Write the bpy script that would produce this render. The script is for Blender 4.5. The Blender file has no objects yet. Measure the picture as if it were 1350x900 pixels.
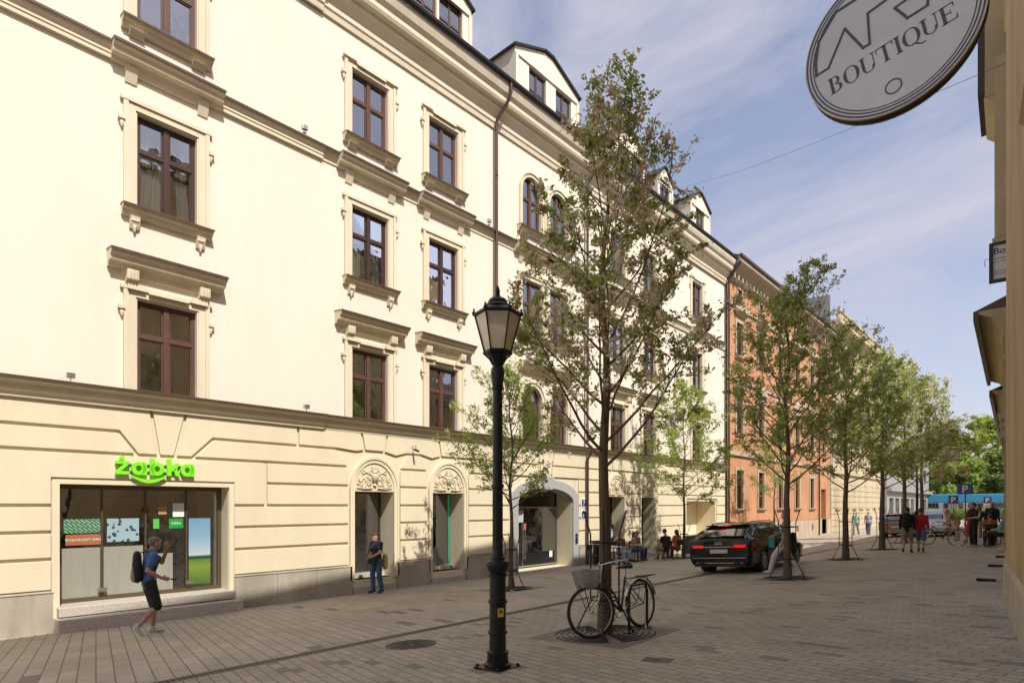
import bpy, bmesh, math, random
import numpy as np
from mathutils import Vector, Matrix, Quaternion
R=math.radians; PI=math.pi
S=bpy.context.scene; COL=S.collection
G=.068; XF=-14.5; ZB=-.99
def gz(x): return G*max(-15.0,min(9.0,x))

# ---------------------------------------------------------------- materials
def mat(name,col,rough=.7,metal=0.,var=0.,vscale=3.,bump=0.,bscale=40.,spec=.5,emit=None,estr=0,stretch=None,coat=0,col2=None,trans=0):
    m=bpy.data.materials.new(name); m.use_nodes=True; n=m.node_tree.nodes; l=m.node_tree.links
    b=n['Principled BSDF']; b.inputs['Roughness'].default_value=rough; b.inputs['Metallic'].default_value=metal
    b.inputs['Specular IOR Level'].default_value=spec; b.inputs['Coat Weight'].default_value=coat
    b.inputs['Base Color'].default_value=(*col,1)
    tc=n.new('ShaderNodeTexCoord'); src=tc.outputs['Object']
    if stretch:
        mp=n.new('ShaderNodeMapping'); mp.inputs['Scale'].default_value=stretch; l.new(src,mp.inputs[0]); src=mp.outputs[0]
    if var or col2:
        t=n.new('ShaderNodeTexNoise'); t.inputs['Scale'].default_value=vscale; t.inputs['Detail'].default_value=8; t.inputs['Roughness'].default_value=.65
        l.new(src,t.inputs['Vector'])
        r=n.new('ShaderNodeValToRGB'); r.color_ramp.elements[0].position=.3; r.color_ramp.elements[1].position=.7
        a=col2 if col2 else tuple(c*(1-var) for c in col); z=col if col2 else tuple(min(1,c*(1+var*.6)) for c in col)
        r.color_ramp.elements[0].color=(*a,1); r.color_ramp.elements[1].color=(*z,1)
        l.new(t.outputs['Fac'],r.inputs[0]); l.new(r.outputs[0],b.inputs['Base Color'])
    if bump:
        t=n.new('ShaderNodeTexNoise'); t.inputs['Scale'].default_value=bscale; t.inputs['Detail'].default_value=5; l.new(src,t.inputs['Vector'])
        u=n.new('ShaderNodeBump'); u.inputs['Strength'].default_value=bump; u.inputs['Distance'].default_value=.02
        l.new(t.outputs['Fac'],u.inputs['Height']); l.new(u.outputs[0],b.inputs['Normal'])
    if emit:
        b.inputs['Emission Color'].default_value=(*emit,1); b.inputs['Emission Strength'].default_value=estr
    return m
def leafmat(name,col,tr=.5,var=.35):
    m=bpy.data.materials.new(name); m.use_nodes=True; n=m.node_tree.nodes; l=m.node_tree.links
    b=n['Principled BSDF']; b.inputs['Roughness'].default_value=.55; out=n['Material Output']
    t=n.new('ShaderNodeTexNoise'); t.inputs['Scale'].default_value=9; tc=n.new('ShaderNodeTexCoord'); l.new(tc.outputs['Object'],t.inputs['Vector'])
    r=n.new('ShaderNodeValToRGB'); r.color_ramp.elements[0].position=.35; r.color_ramp.elements[1].position=.65
    r.color_ramp.elements[0].color=(*[c*(1-var) for c in col],1); r.color_ramp.elements[1].color=(*[min(1,c*(1+var)) for c in col],1)
    l.new(t.outputs['Fac'],r.inputs[0]); l.new(r.outputs[0],b.inputs['Base Color'])
    d=n.new('ShaderNodeBsdfTranslucent'); l.new(r.outputs[0],d.inputs['Color'])
    x=n.new('ShaderNodeMixShader'); x.inputs[0].default_value=tr; l.new(b.outputs[0],x.inputs[1]); l.new(d.outputs[0],x.inputs[2]); l.new(x.outputs[0],out.inputs[0])
    return m
def glassmat(name,tint=(.55,.58,.56),refl=.36,wob=.01):
    m=bpy.data.materials.new(name); m.use_nodes=True; n=m.node_tree.nodes; l=m.node_tree.links; n.remove(n['Principled BSDF'])
    out=n['Material Output']; tr=n.new('ShaderNodeBsdfTransparent'); tr.inputs[0].default_value=(*tint,1)
    gl=n.new('ShaderNodeBsdfGlossy'); gl.inputs['Roughness'].default_value=.015; gl.inputs['Color'].default_value=(.95,.97,1,1)
    lw=n.new('ShaderNodeLayerWeight'); lw.inputs[0].default_value=.35
    mr=n.new('ShaderNodeMapRange'); mr.inputs[3].default_value=refl; mr.inputs[4].default_value=.95; l.new(lw.outputs['Fresnel'],mr.inputs[0])
    x=n.new('ShaderNodeMixShader'); l.new(mr.outputs[0],x.inputs[0]); l.new(tr.outputs[0],x.inputs[1]); l.new(gl.outputs[0],x.inputs[2]); l.new(x.outputs[0],out.inputs[0])
    tc=n.new('ShaderNodeTexCoord'); t=n.new('ShaderNodeTexNoise'); t.inputs['Scale'].default_value=2.2; l.new(tc.outputs['Object'],t.inputs['Vector'])
    u=n.new('ShaderNodeBump'); u.inputs['Strength'].default_value=1; u.inputs['Distance'].default_value=wob; l.new(t.outputs['Fac'],u.inputs['Height']); l.new(u.outputs[0],gl.inputs['Normal'])
    return m
def brickmat(name,c1,c2,mortar,w,h,ms,rot=0,axes='XY',bias=0,darkp=0,dark=(.03,.03,.03),dirt=0,bumpd=.004,rough=.8,sheen=0):
    m=bpy.data.materials.new(name); m.use_nodes=True; n=m.node_tree.nodes; l=m.node_tree.links; b=n['Principled BSDF']; b.inputs['Roughness'].default_value=rough
    g=n.new('ShaderNodeNewGeometry'); mp=n.new('ShaderNodeMapping'); src=g.outputs['Position']
    if axes=='YZ':
        sp=n.new('ShaderNodeSeparateXYZ'); cb=n.new('ShaderNodeCombineXYZ'); l.new(src,sp.inputs[0]); l.new(sp.outputs[1],cb.inputs[0]); l.new(sp.outputs[2],cb.inputs[1]); src=cb.outputs[0]
    mp.inputs['Rotation'].default_value=(0,0,rot); l.new(src,mp.inputs[0])
    t=n.new('ShaderNodeTexBrick'); t.inputs['Color1'].default_value=(*c1,1); t.inputs['Color2'].default_value=(*c2,1); t.inputs['Mortar'].default_value=(*mortar,1)
    t.inputs['Scale'].default_value=1; t.inputs['Mortar Size'].default_value=ms; t.inputs['Mortar Smooth'].default_value=.2; t.inputs['Bias'].default_value=bias
    t.inputs['Brick Width'].default_value=w; t.inputs['Row Height'].default_value=h; l.new(mp.outputs[0],t.inputs['Vector'])
    col=t.outputs['Color']
    if darkp:
        t2=n.new('ShaderNodeTexBrick'); t2.inputs['Color1'].default_value=(0,0,0,1); t2.inputs['Color2'].default_value=(1,1,1,1); t2.inputs['Mortar'].default_value=(0,0,0,1)
        for k in ('Scale','Mortar Size','Brick Width','Row Height'): t2.inputs[k].default_value=t.inputs[k].default_value
        l.new(mp.outputs[0],t2.inputs['Vector'])
        gt=n.new('ShaderNodeMath'); gt.operation='GREATER_THAN'; gt.inputs[1].default_value=1-darkp; l.new(t2.outputs['Color'],gt.inputs[0])
        mx=n.new('ShaderNodeMix'); mx.data_type='RGBA'; mx.inputs[7].default_value=(*dark,1); l.new(gt.outputs[0],mx.inputs[0]); l.new(col,mx.inputs[6]); col=mx.outputs[2]
    if dirt:
        ns=n.new('ShaderNodeTexNoise'); ns.inputs['Scale'].default_value=.55; ns.inputs['Detail'].default_value=9; ns.inputs['Roughness'].default_value=.7; l.new(g.outputs['Position'],ns.inputs['Vector'])
        r=n.new('ShaderNodeValToRGB'); r.color_ramp.elements[0].position=.3; r.color_ramp.elements[1].position=.72; r.color_ramp.elements[0].color=(*[1-dirt]*3,1); r.color_ramp.elements[1].color=(1.1,1.1,1.1,1)
        l.new(ns.outputs['Fac'],r.inputs[0]); mx=n.new('ShaderNodeMix'); mx.data_type='RGBA'; mx.blend_type='MULTIPLY'; mx.inputs[0].default_value=1
        l.new(col,mx.inputs[6]); l.new(r.outputs[0],mx.inputs[7]); col=mx.outputs[2]
        n2=n.new('ShaderNodeTexNoise'); n2.inputs['Scale'].default_value=60; n2.inputs['Detail'].default_value=4; l.new(g.outputs['Position'],n2.inputs['Vector'])
        r2=n.new('ShaderNodeMapRange'); r2.inputs[3].default_value=.72; r2.inputs[4].default_value=1.25; l.new(n2.outputs['Fac'],r2.inputs[0])
        mx=n.new('ShaderNodeMix'); mx.data_type='RGBA'; mx.blend_type='MULTIPLY'; mx.inputs[0].default_value=1; l.new(col,mx.inputs[6]); l.new(r2.outputs[0],mx.inputs[7]); col=mx.outputs[2]
    l.new(col,b.inputs['Base Color'])
    u=n.new('ShaderNodeBump'); u.inputs['Strength'].default_value=.7; u.inputs['Distance'].default_value=bumpd; u.invert=True; l.new(t.outputs['Fac'],u.inputs['Height']); l.new(u.outputs[0],b.inputs['Normal'])
    return m
def wearwall(name,col,dark,stain=.25,vs=.5,rough=.85):
    """plaster with broad vertical weathering of its own"""
    m=mat(name,col,rough,bump=.12,bscale=60); n=m.node_tree.nodes; l=m.node_tree.links; b=n['Principled BSDF']
    g=n.new('ShaderNodeNewGeometry'); mp=n.new('ShaderNodeMapping'); mp.inputs['Scale'].default_value=(1,1,.35); l.new(g.outputs['Position'],mp.inputs[0])
    t=n.new('ShaderNodeTexNoise'); t.inputs['Scale'].default_value=vs; t.inputs['Detail'].default_value=10; t.inputs['Roughness'].default_value=.62; l.new(mp.outputs[0],t.inputs['Vector'])
    r=n.new('ShaderNodeValToRGB'); r.color_ramp.elements[0].position=.32; r.color_ramp.elements[1].position=.6
    r.color_ramp.elements[0].color=(*[a*(1-stain)+d*stain for a,d in zip(col,dark)],1); r.color_ramp.elements[1].color=(*col,1)
    l.new(t.outputs['Fac'],r.inputs[0])
    m2=n.new('ShaderNodeMapping'); m2.inputs['Scale'].default_value=(2.2,2.2,.35); l.new(g.outputs['Position'],m2.inputs[0])
    t2=n.new('ShaderNodeTexNoise'); t2.inputs['Scale'].default_value=1.6; t2.inputs['Detail'].default_value=7; t2.inputs['Roughness'].default_value=.7; l.new(m2.outputs[0],t2.inputs['Vector'])
    r2=n.new('ShaderNodeMapRange'); r2.inputs[1].default_value=.38; r2.inputs[2].default_value=.6; r2.inputs[3].default_value=1-.13*stain; r2.inputs[4].default_value=1; l.new(t2.outputs['Fac'],r2.inputs[0])
    x=n.new('ShaderNodeMix'); x.data_type='RGBA'; x.blend_type='MULTIPLY'; x.inputs[0].default_value=1; l.new(r.outputs[0],x.inputs[6]); l.new(r2.outputs[0],x.inputs[7]); l.new(x.outputs[2],b.inputs['Base Color']); return m

M={}
M['stucco']=wearwall('cream stucco',(.80,.72,.60),(.62,.52,.40),.2)
M['panel']=wearwall('pale yellow render',(.74,.65,.46),(.5,.42,.3),.22,.8)
M['trim']=wearwall('ochre trim paint',(.73,.645,.48),(.5,.42,.3),.3,1.4)
M['relief']=mat('dusty relief plaster',(.62,.53,.38),.9,var=.45,vscale=18)
M['plinth']=wearwall('sandstone plinth',(.46,.41,.32),(.22,.19,.15),.6,1.3)
M['tin']=mat('brown tin flashing',(.10,.065,.045),.45,metal=.3,var=.3,vscale=5)
M['gutter']=mat('dark gutter',(.035,.033,.032),.4,metal=.4)
M['pipe']=mat('brown downpipe',(.09,.055,.04),.4,metal=.3,var=.25,vscale=2)
M['tile']=brickmat('roof tiles',(.05,.04,.038),(.10,.08,.07),(.015,.013,.012),.25,.3,.02,axes='YZ',bumpd=.03)
M['wood']=mat('brown window paint',(.115,.06,.042),.38,var=.25,vscale=12,stretch=(1,1,.2))
M['wooddark']=mat('dark brown window paint',(.06,.028,.02),.38,var=.25,vscale=12,stretch=(1,1,.2))
M['glass']=glassmat('window glass')
M['shopglass']=glassmat('shop glass',(.72,.70,.64),.34,.004)
M['curtain']=mat('white curtain',(.62,.62,.60),.9,var=.15,vscale=3,stretch=(1,14,.3))
M['blind']=mat('grey blind',(.33,.34,.33),.8)
M['bronze']=mat('bronze shop frame',(.16,.12,.075),.35,metal=.6)
M['steel']=mat('brushed steel',(.55,.54,.52),.3,metal=.9)
M['step']=mat('stone step',(.50,.45,.38),.7,var=.3,vscale=25,bump=.2)
M['greystone']=mat('grey stone surround',(.40,.39,.37),.8,var=.2,vscale=14,bump=.15)
M['dark']=mat('dark interior',(.03,.026,.022),.7)
M['roomwall']=mat('room wall',(.5,.45,.38),.9,var=.3,vscale=1.5)
M['film']=mat('frosted film',(.30,.29,.24),.6,var=.12,vscale=6,stretch=(1,1,.1))
M['white']=mat('white paint',(.8,.8,.78),.5)
M['black']=mat('black paint',(.012,.012,.013),.35,var=.3,vscale=20)
M['blackm']=mat('black cast iron',(.014,.0145,.015),.38,metal=.2,bump=.15,bscale=60,var=.3,vscale=30)
M['green']=mat('bright green sign acrylic',(.20,.62,.02),.35,emit=(.2,.75,.02),estr=.12)
M['navy']=mat('navy enamel',(.02,.035,.14),.3)
M['brick']=brickmat('orange brick',(.56,.25,.115),(.64,.31,.15),(.50,.33,.21),.26,.085,.008,axes='YZ',dirt=.25,bumpd=.003)
M['sand']=wearwall('sandstone trim',(.52,.43,.31),(.28,.22,.16),.5,1.2)
M['yellow']=wearwall('yellowish old facade',(.58,.49,.31),(.3,.25,.18),.5,.8)
M['greyrender']=wearwall('grey gable render',(.33,.32,.30),(.18,.17,.16),.6,.6)
M['beige']=wearwall('beige weathered wall',(.52,.38,.21),(.30,.20,.11),.75,.9)
M['beige2']=wearwall('pale beige facade',(.55,.45,.28),(.3,.24,.16),.5,.9)
M['concrete']=mat('grey modern facade',(.30,.29,.27),.7,var=.2,vscale=2)
M['pave']=brickmat('brown clinker paving',(.42,.36,.28),(.51,.45,.355),(.21,.18,.14),.30,.135,.008,rot=R(12.5),darkp=.045,dark=(.27,.235,.195),dirt=.3,rough=.68)
M['walk']=brickmat('brown sidewalk paving',(.44,.38,.295),(.52,.455,.36),(.21,.18,.14),.62,.19,.009,rot=R(12.5),darkp=.012,dark=(.24,.20,.17),dirt=.3,rough=.7)
M['soil']=mat('earth',(.12,.10,.07),.95,var=.3,vscale=.3)
M['drain']=mat('drain iron',(.07,.062,.055),.5,metal=.3,var=.3,vscale=10)
M['slot']=mat('drain slot dark',(.012,.011,.01),.8)
M['bark']=mat('bark',(.15,.112,.08),.9,var=.4,vscale=18,bump=.8,bscale=45,stretch=(1,1,.25))
M['lg1']=leafmat('green leaf',(.30,.38,.09)); M['lg2']=leafmat('bright green leaf',(.42,.52,.12))
M['lb']=leafmat('bronze young leaf',(.46,.37,.20)); M['lw']=leafmat('faded blossom',(.82,.74,.60),.4,.15)
M['ly']=leafmat('yellow green leaf',(.42,.46,.09)); M['ld']=leafmat('dark green leaf',(.12,.20,.05))

# ---------------------------------------------------------------- mesh builder
class MB:
    def __init__(s): s.v=[];s.f=[];s.mi=[];s.m=0;s.sm=[];s.smooth=False
    def add(s,vs,fs):
        o=len(s.v); s.v+= [tuple(p) for p in vs]; s.f+=[tuple(i+o for i in f) for f in fs]; s.mi+=[s.m]*len(fs); s.sm+=[s.smooth]*len(fs); return o
    def box(s,x0,x1,y0,y1,z0,z1):
        s.add([(x0,y0,z0),(x1,y0,z0),(x1,y1,z0),(x0,y1,z0),(x0,y0,z1),(x1,y0,z1),(x1,y1,z1),(x0,y1,z1)],
              [(0,3,2,1),(4,5,6,7),(0,1,5,4),(1,2,6,5),(2,3,7,6),(3,0,4,7)])
    def prism(s,poly,fn,a,b):
        """poly list of 2D; fn(p,h)->3D; extruded a..b"""
        n=len(poly); vs=[fn(p,a) for p in poly]+[fn(p,b) for p in poly]
        s.add(vs,[tuple(range(n))[::-1],tuple(range(n,2*n))]+[(i,(i+1)%n,n+(i+1)%n,n+i) for i in range(n)])
    def prof(s,pr,y0,y1): s.prism(pr,lambda p,h:(p[0],h,p[1]),y0,y1)      # pr in (x,z)
    def pan(s,poly,x0,x1): s.prism(poly,lambda p,h:(h,p[0],p[1]),x0,x1)    # poly in (y,z)
    def tube(s,pts,rad,n=8,cap=True,sx=None,flat=1.):
        pts=[Vector(p) for p in pts]; k=len(pts)
        if not hasattr(rad,'__len__'): rad=[rad]*k
        rings=[]; ref=None
        for i in range(k):
            t=(pts[min(i+1,k-1)]-pts[max(i-1,0)])
            if t.length<1e-9: t=Vector((0,0,1))
            t.normalize()
            if ref is None:
                ref=Vector(sx) if sx is not None else (Vector((0,0,1)).cross(t) if abs(t.z)<.95 else Vector((1,0,0)))
            a=(ref-t*ref.dot(t)); 
            if a.length<1e-6: a=Vector((1,0,0))-t*t.x
            a.normalize(); ref=a; b=t.cross(a)
            rings.append([pts[i]+a*(rad[i]*math.cos(2*PI*j/n))+b*(rad[i]*flat*math.sin(2*PI*j/n)) for j in range(n)])
        fs=[(i*n+j,i*n+(j+1)%n,(i+1)*n+(j+1)%n,(i+1)*n+j) for i in range(k-1) for j in range(n)]
        if cap: fs+= [tuple(range(n))[::-1],tuple((k-1)*n+j for j in range(n))]
        sm=s.smooth; s.smooth=True; s.add([p for r in rings for p in r],fs); s.smooth=sm
    def capsule(s,a,b,ra,rb,flat=1.,sx=(1,0,0),n=12):
        """tapered capsule, cross-section rx along sx, ry=flat*rx"""
        a=Vector(a);b=Vector(b);d=b-a
        if d.length<1e-5: d=Vector((0,0,1e-4))
        u=d.normalized(); P=[];Q=[]
        for k in range(5): t=PI/2*k/4; P.append(a-u*ra*math.cos(t));Q.append(max(.001,ra*math.sin(t)))
        for k in range(5): t=PI/2*k/4; P.append(b+u*rb*math.sin(t));Q.append(max(.001,rb*math.cos(t)))
        s.tube(P,Q,n,True,sx,flat)
    def lathe(s,pr,c=(0,0,0),n=24,ph=0,cap=True):
        k=len(pr); vs=[(c[0]+r*math.cos(2*PI*j/n+ph),c[1]+r*math.sin(2*PI*j/n+ph),c[2]+z) for r,z in pr for j in range(n)]
        fs=[(i*n+j,i*n+(j+1)%n,(i+1)*n+(j+1)%n,(i+1)*n+j) for i in range(k-1) for j in range(n)]
        if cap: fs+= [tuple(range(n))[::-1],tuple((k-1)*n+j for j in range(n))]
        s.add(vs,fs)
    def torus(s,c,rr,r,axis=(1,0,0),n=32,m=8,a0=0,a1=2*PI):
        ax=Vector(axis).normalized(); u=ax.orthogonal().normalized() if abs(ax.z)>.9 else Vector((0,0,1)).cross(ax).normalized(); w=ax.cross(u)
        full=abs(a1-a0-2*PI)<1e-6; K=n+1
        P=[]
        for i in range(K):
            t=a0+(a1-a0)*i/n; d=u*math.cos(t)+w*math.sin(t)
            for j in range(m):
                q=2*PI*j/m; P.append(Vector(c)+d*(rr+r*math.cos(q))+ax*(r*math.sin(q)))
        sm=s.smooth; s.smooth=True
        s.add(P,[(i*m+j,i*m+(j+1)%m,(i+1)*m+(j+1)%m,(i+1)*m+j) for i in range(n) for j in range(m)]); s.smooth=sm
    def build(s,name,mats,parent=None,world=False,bevel=0):
        me=bpy.data.meshes.new(name); me.from_pydata(s.v,[],s.f)
        if not isinstance(mats,(list,tuple)): mats=[mats]
        for m in mats: me.materials.append(m)
        me.polygons.foreach_set('material_index',s.mi); me.polygons.foreach_set('use_smooth',s.sm); me.update()
        bm=bmesh.new(); bm.from_mesh(me); bmesh.ops.recalc_face_normals(bm,faces=bm.faces); bm.to_mesh(me); bm.free()
        if any(s.sm): me.set_sharp_from_angle(angle=R(42))
        o=bpy.data.objects.new(name,me); COL.objects.link(o)
        if parent is not None:
            o.parent=parent
            if world:
                q=parent; off=Vector()
                while q is not None: off+=q.location; q=q.parent
                o.location=-off
        if bevel:
            b=o.modifiers.new('bevel','BEVEL'); b.width=bevel; b.segments=2; b.limit_method='ANGLE'
        return o
def thing(name,label,cat,loc=(0,0,0),rz=0,group=None,rot=None):
    o=bpy.data.objects.new(name,None); COL.objects.link(o); o.location=loc; o.rotation_euler=rot if rot else (0,0,rz); o.empty_display_size=.2
    o['label']=label;o['category']=cat
    if group:o['group']=group
    return o
def tag(o,label,cat,group=None):
    o['label']=label;o['category']=cat
    if group:o['group']=group
    return o
def kids(o): return [c for c in bpy.data.objects if c.parent==o]
def copy_tree(o,parent=None,loc=None,label=None,rz=None,ch=None):
    c=o.copy(); COL.objects.link(c)
    if parent is not None: c.parent=parent
    if loc is not None: c.location=loc
    if rz is not None: c.rotation_euler[2]=rz
    if label: c['label']=label
    for k in kids(o): copy_tree(k,c)
    return c
def inset(poly,d):
    n=len(poly); A=sum(poly[i][0]*poly[(i+1)%n][1]-poly[(i+1)%n][0]*poly[i][1] for i in range(n)); sg=1 if A>0 else -1; out=[]
    for i in range(n):
        p0,p1,p2=poly[i-1],poly[i],poly[(i+1)%n]
        def nr(a,b):
            dx,dy=b[0]-a[0],b[1]-a[1]; L=math.hypot(dx,dy); return (-dy/L*sg,dx/L*sg)
        n1,n2=nr(p0,p1),nr(p1,p2); k=1+n1[0]*n2[0]+n1[1]*n2[1]; out.append((p1[0]+d*(n1[0]+n2[0])/k,p1[1]+d*(n1[1]+n2[1])/k))
    return out
def wallgrid(mb,u0,u1,z0,z1,holes,x=0.,rev=.2,back=10.,shell=True):
    us=sorted(set([u0,u1]+[h[0] for h in holes]+[h[1] for h in holes])); zs=sorted(set([z0,z1]+[h[2] for h in holes]+[h[3] for h in holes]))
    us=[u for u in us if u0-1e-6<=u<=u1+1e-6]; zs=[z for z in zs if z0-1e-6<=z<=z1+1e-6]
    for a,b in zip(us,us[1:]):
        for c,d in zip(zs,zs[1:]):
            mu,mz=(a+b)/2,(c+d)/2
            if any(h[0]<mu<h[1] and h[2]<mz<h[3] for h in holes): continue
            mb.add([(x,a,c),(x,b,c),(x,b,d),(x,a,d)],[(0,1,2,3)])
    for h in holes:
        a,b,c,d=h[:4]; r=h[4] if len(h)>4 else rev
        mb.add([(x,a,c),(x,a,d),(x-r,a,d),(x-r,a,c)],[(0,1,2,3)]); mb.add([(x,b,c),(x,b,d),(x-r,b,d),(x-r,b,c)],[(0,1,2,3)])
        mb.add([(x,a,d),(x,b,d),(x-r,b,d),(x-r,a,d)],[(0,1,2,3)]); mb.add([(x,a,c),(x,b,c),(x-r,b,c),(x-r,a,c)],[(0,1,2,3)])
    if shell:
        mb.add([(x,u0,z0),(x-back,u0,z0),(x-back,u0,z1),(x,u0,z1)],[(0,1,2,3)]); mb.add([(x,u1,z0),(x-back,u1,z0),(x-back,u1,z1),(x,u1,z1)],[(0,1,2,3)])
        mb.add([(x-back,u0,z0),(x-back,u1,z0),(x-back,u1,z1),(x-back,u0,z1)],[(0,1,2,3)])
def text(body,size,mats,parent,loc,rot,name='lettering',ext=.004,off=0,align='CENTER',sx=1.):
    cu=bpy.data.curves.new(name,'FONT'); cu.body=body; cu.size=size; cu.extrude=ext; cu.offset=off; cu.align_x=align; cu.resolution_u=4
    t=bpy.data.objects.new(name,cu); COL.objects.link(t); bpy.context.view_layer.update()
    me=bpy.data.meshes.new_from_object(t.evaluated_get(bpy.context.evaluated_depsgraph_get())); bpy.data.objects.remove(t)
    me.materials.clear(); me.materials.append(mats); o=bpy.data.objects.new(name,me); COL.objects.link(o); o.parent=parent; o.location=loc; o.rotation_euler=rot; o.scale=(sx,1,1); me.name=name
    return o
FACE=(R(90),0,R(90))   # text on a wall that faces +X, reading along +Y
# ================================================================ GROUND
mb=MB()
xs=[-260,-60,-15,-7.6,-7.3,9,60,260]; ys=[-60,0,20,40,80,130,400]
grid=[(x,y,gz(x)) for y in ys for x in xs]; nx=len(xs)
mb.add(grid,[(j*nx+i,j*nx+i+1,(j+1)*nx+i+1,(j+1)*nx+i) for j in range(len(ys)-1) for i in range(nx-1)])
o=mb.build('ground',M['soil']); o.location.z=-.012; o['kind']='structure'
def sheet(name,x0,x1,y0,y1,dz,m):
    b=MB(); b.add([(x0,y0,gz(x0)+dz),(x1,y0,gz(x1)+dz),(x1,y1,gz(x1)+dz),(x0,y1,gz(x0)+dz)],[(0,1,2,3)]); o=b.build(name,m); o['kind']='structure'; return o
sheet('road',-7.36,8.9,-20,150,0,M['pave']); sheet('pavement',-14.6,-7.56,-20,150,0,M['walk'])
DX=-7.46
t=thing('drain_channel','long dark slotted drainage channel running down the paved street','drain channel',(DX,15,gz(DX)))
b=MB()
def gq(b,x0,x1,y0,y1,dz): b.add([(x0,y0,gz(x0)+dz),(x1,y0,gz(x1)+dz),(x1,y1,gz(x1)+dz),(x0,y1,gz(x0)+dz)],[(0,1,2,3)])
gq(b,DX-.13,DX+.13,-10,90,.001); b.build('grating',mat('drain frame stone',(.17,.145,.12),.6,var=.3,vscale=6),t,True)
b=MB(); y=-2.
while y<30:
    gq(b,DX-.07,DX-.01,y,y+.03,.004); gq(b,DX+.01,DX+.07,y,y+.03,.004); y+=.06
b.build('slots',M['slot'],t,True)
def disc(name,label,cat,X,Y,r,m):
    t=thing(name,label,cat,(X,Y,gz(X)),rot=(0,-math.atan(G),0)); b=MB(); b.lathe([(r,0),(r,.006),(0.001,.006)],n=40); b.build('plate',m,t)
    b=MB(); 
    for k in range(1,6): b.torus((0,0,.006),r*k/6,.006,(0,0,1),40,4)
    for a in range(12): b.box(-.004,.004,0,0,0,0) if 0 else b.tube([(r*.15*math.cos(a*PI/6),r*.15*math.sin(a*PI/6),.008),(r*.95*math.cos(a*PI/6),r*.95*math.sin(a*PI/6),.008)],.005,4)
    b.build('relief_rings',M['drain'],t); return t
disc('manhole_cover','round worn manhole cover in the paving left of the lamp post','manhole cover',-6.66,5.19,.36,mat('manhole iron',(.12,.10,.085),.6,metal=.3,var=.3,vscale=20))
# raised ventilation slots / ledges by the right wall
for i,(X,Y) in enumerate([(-1.0,19.6),(-.95,15.7),(-1.05,23.3)]):
    b=MB(); b.box(X-.22,X+.1,Y-.06,Y+.06,gz(X)-.01,gz(X)+.05); tag(b.build('floor_grate',M['slot'],bevel=.006),['dark slotted bar grate at foot of right wall, middle one','dark slotted bar grate at foot of right wall, nearest one','pale stone ledge at foot of right wall, farthest back'][i],'grate','grates along the right wall')

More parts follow.
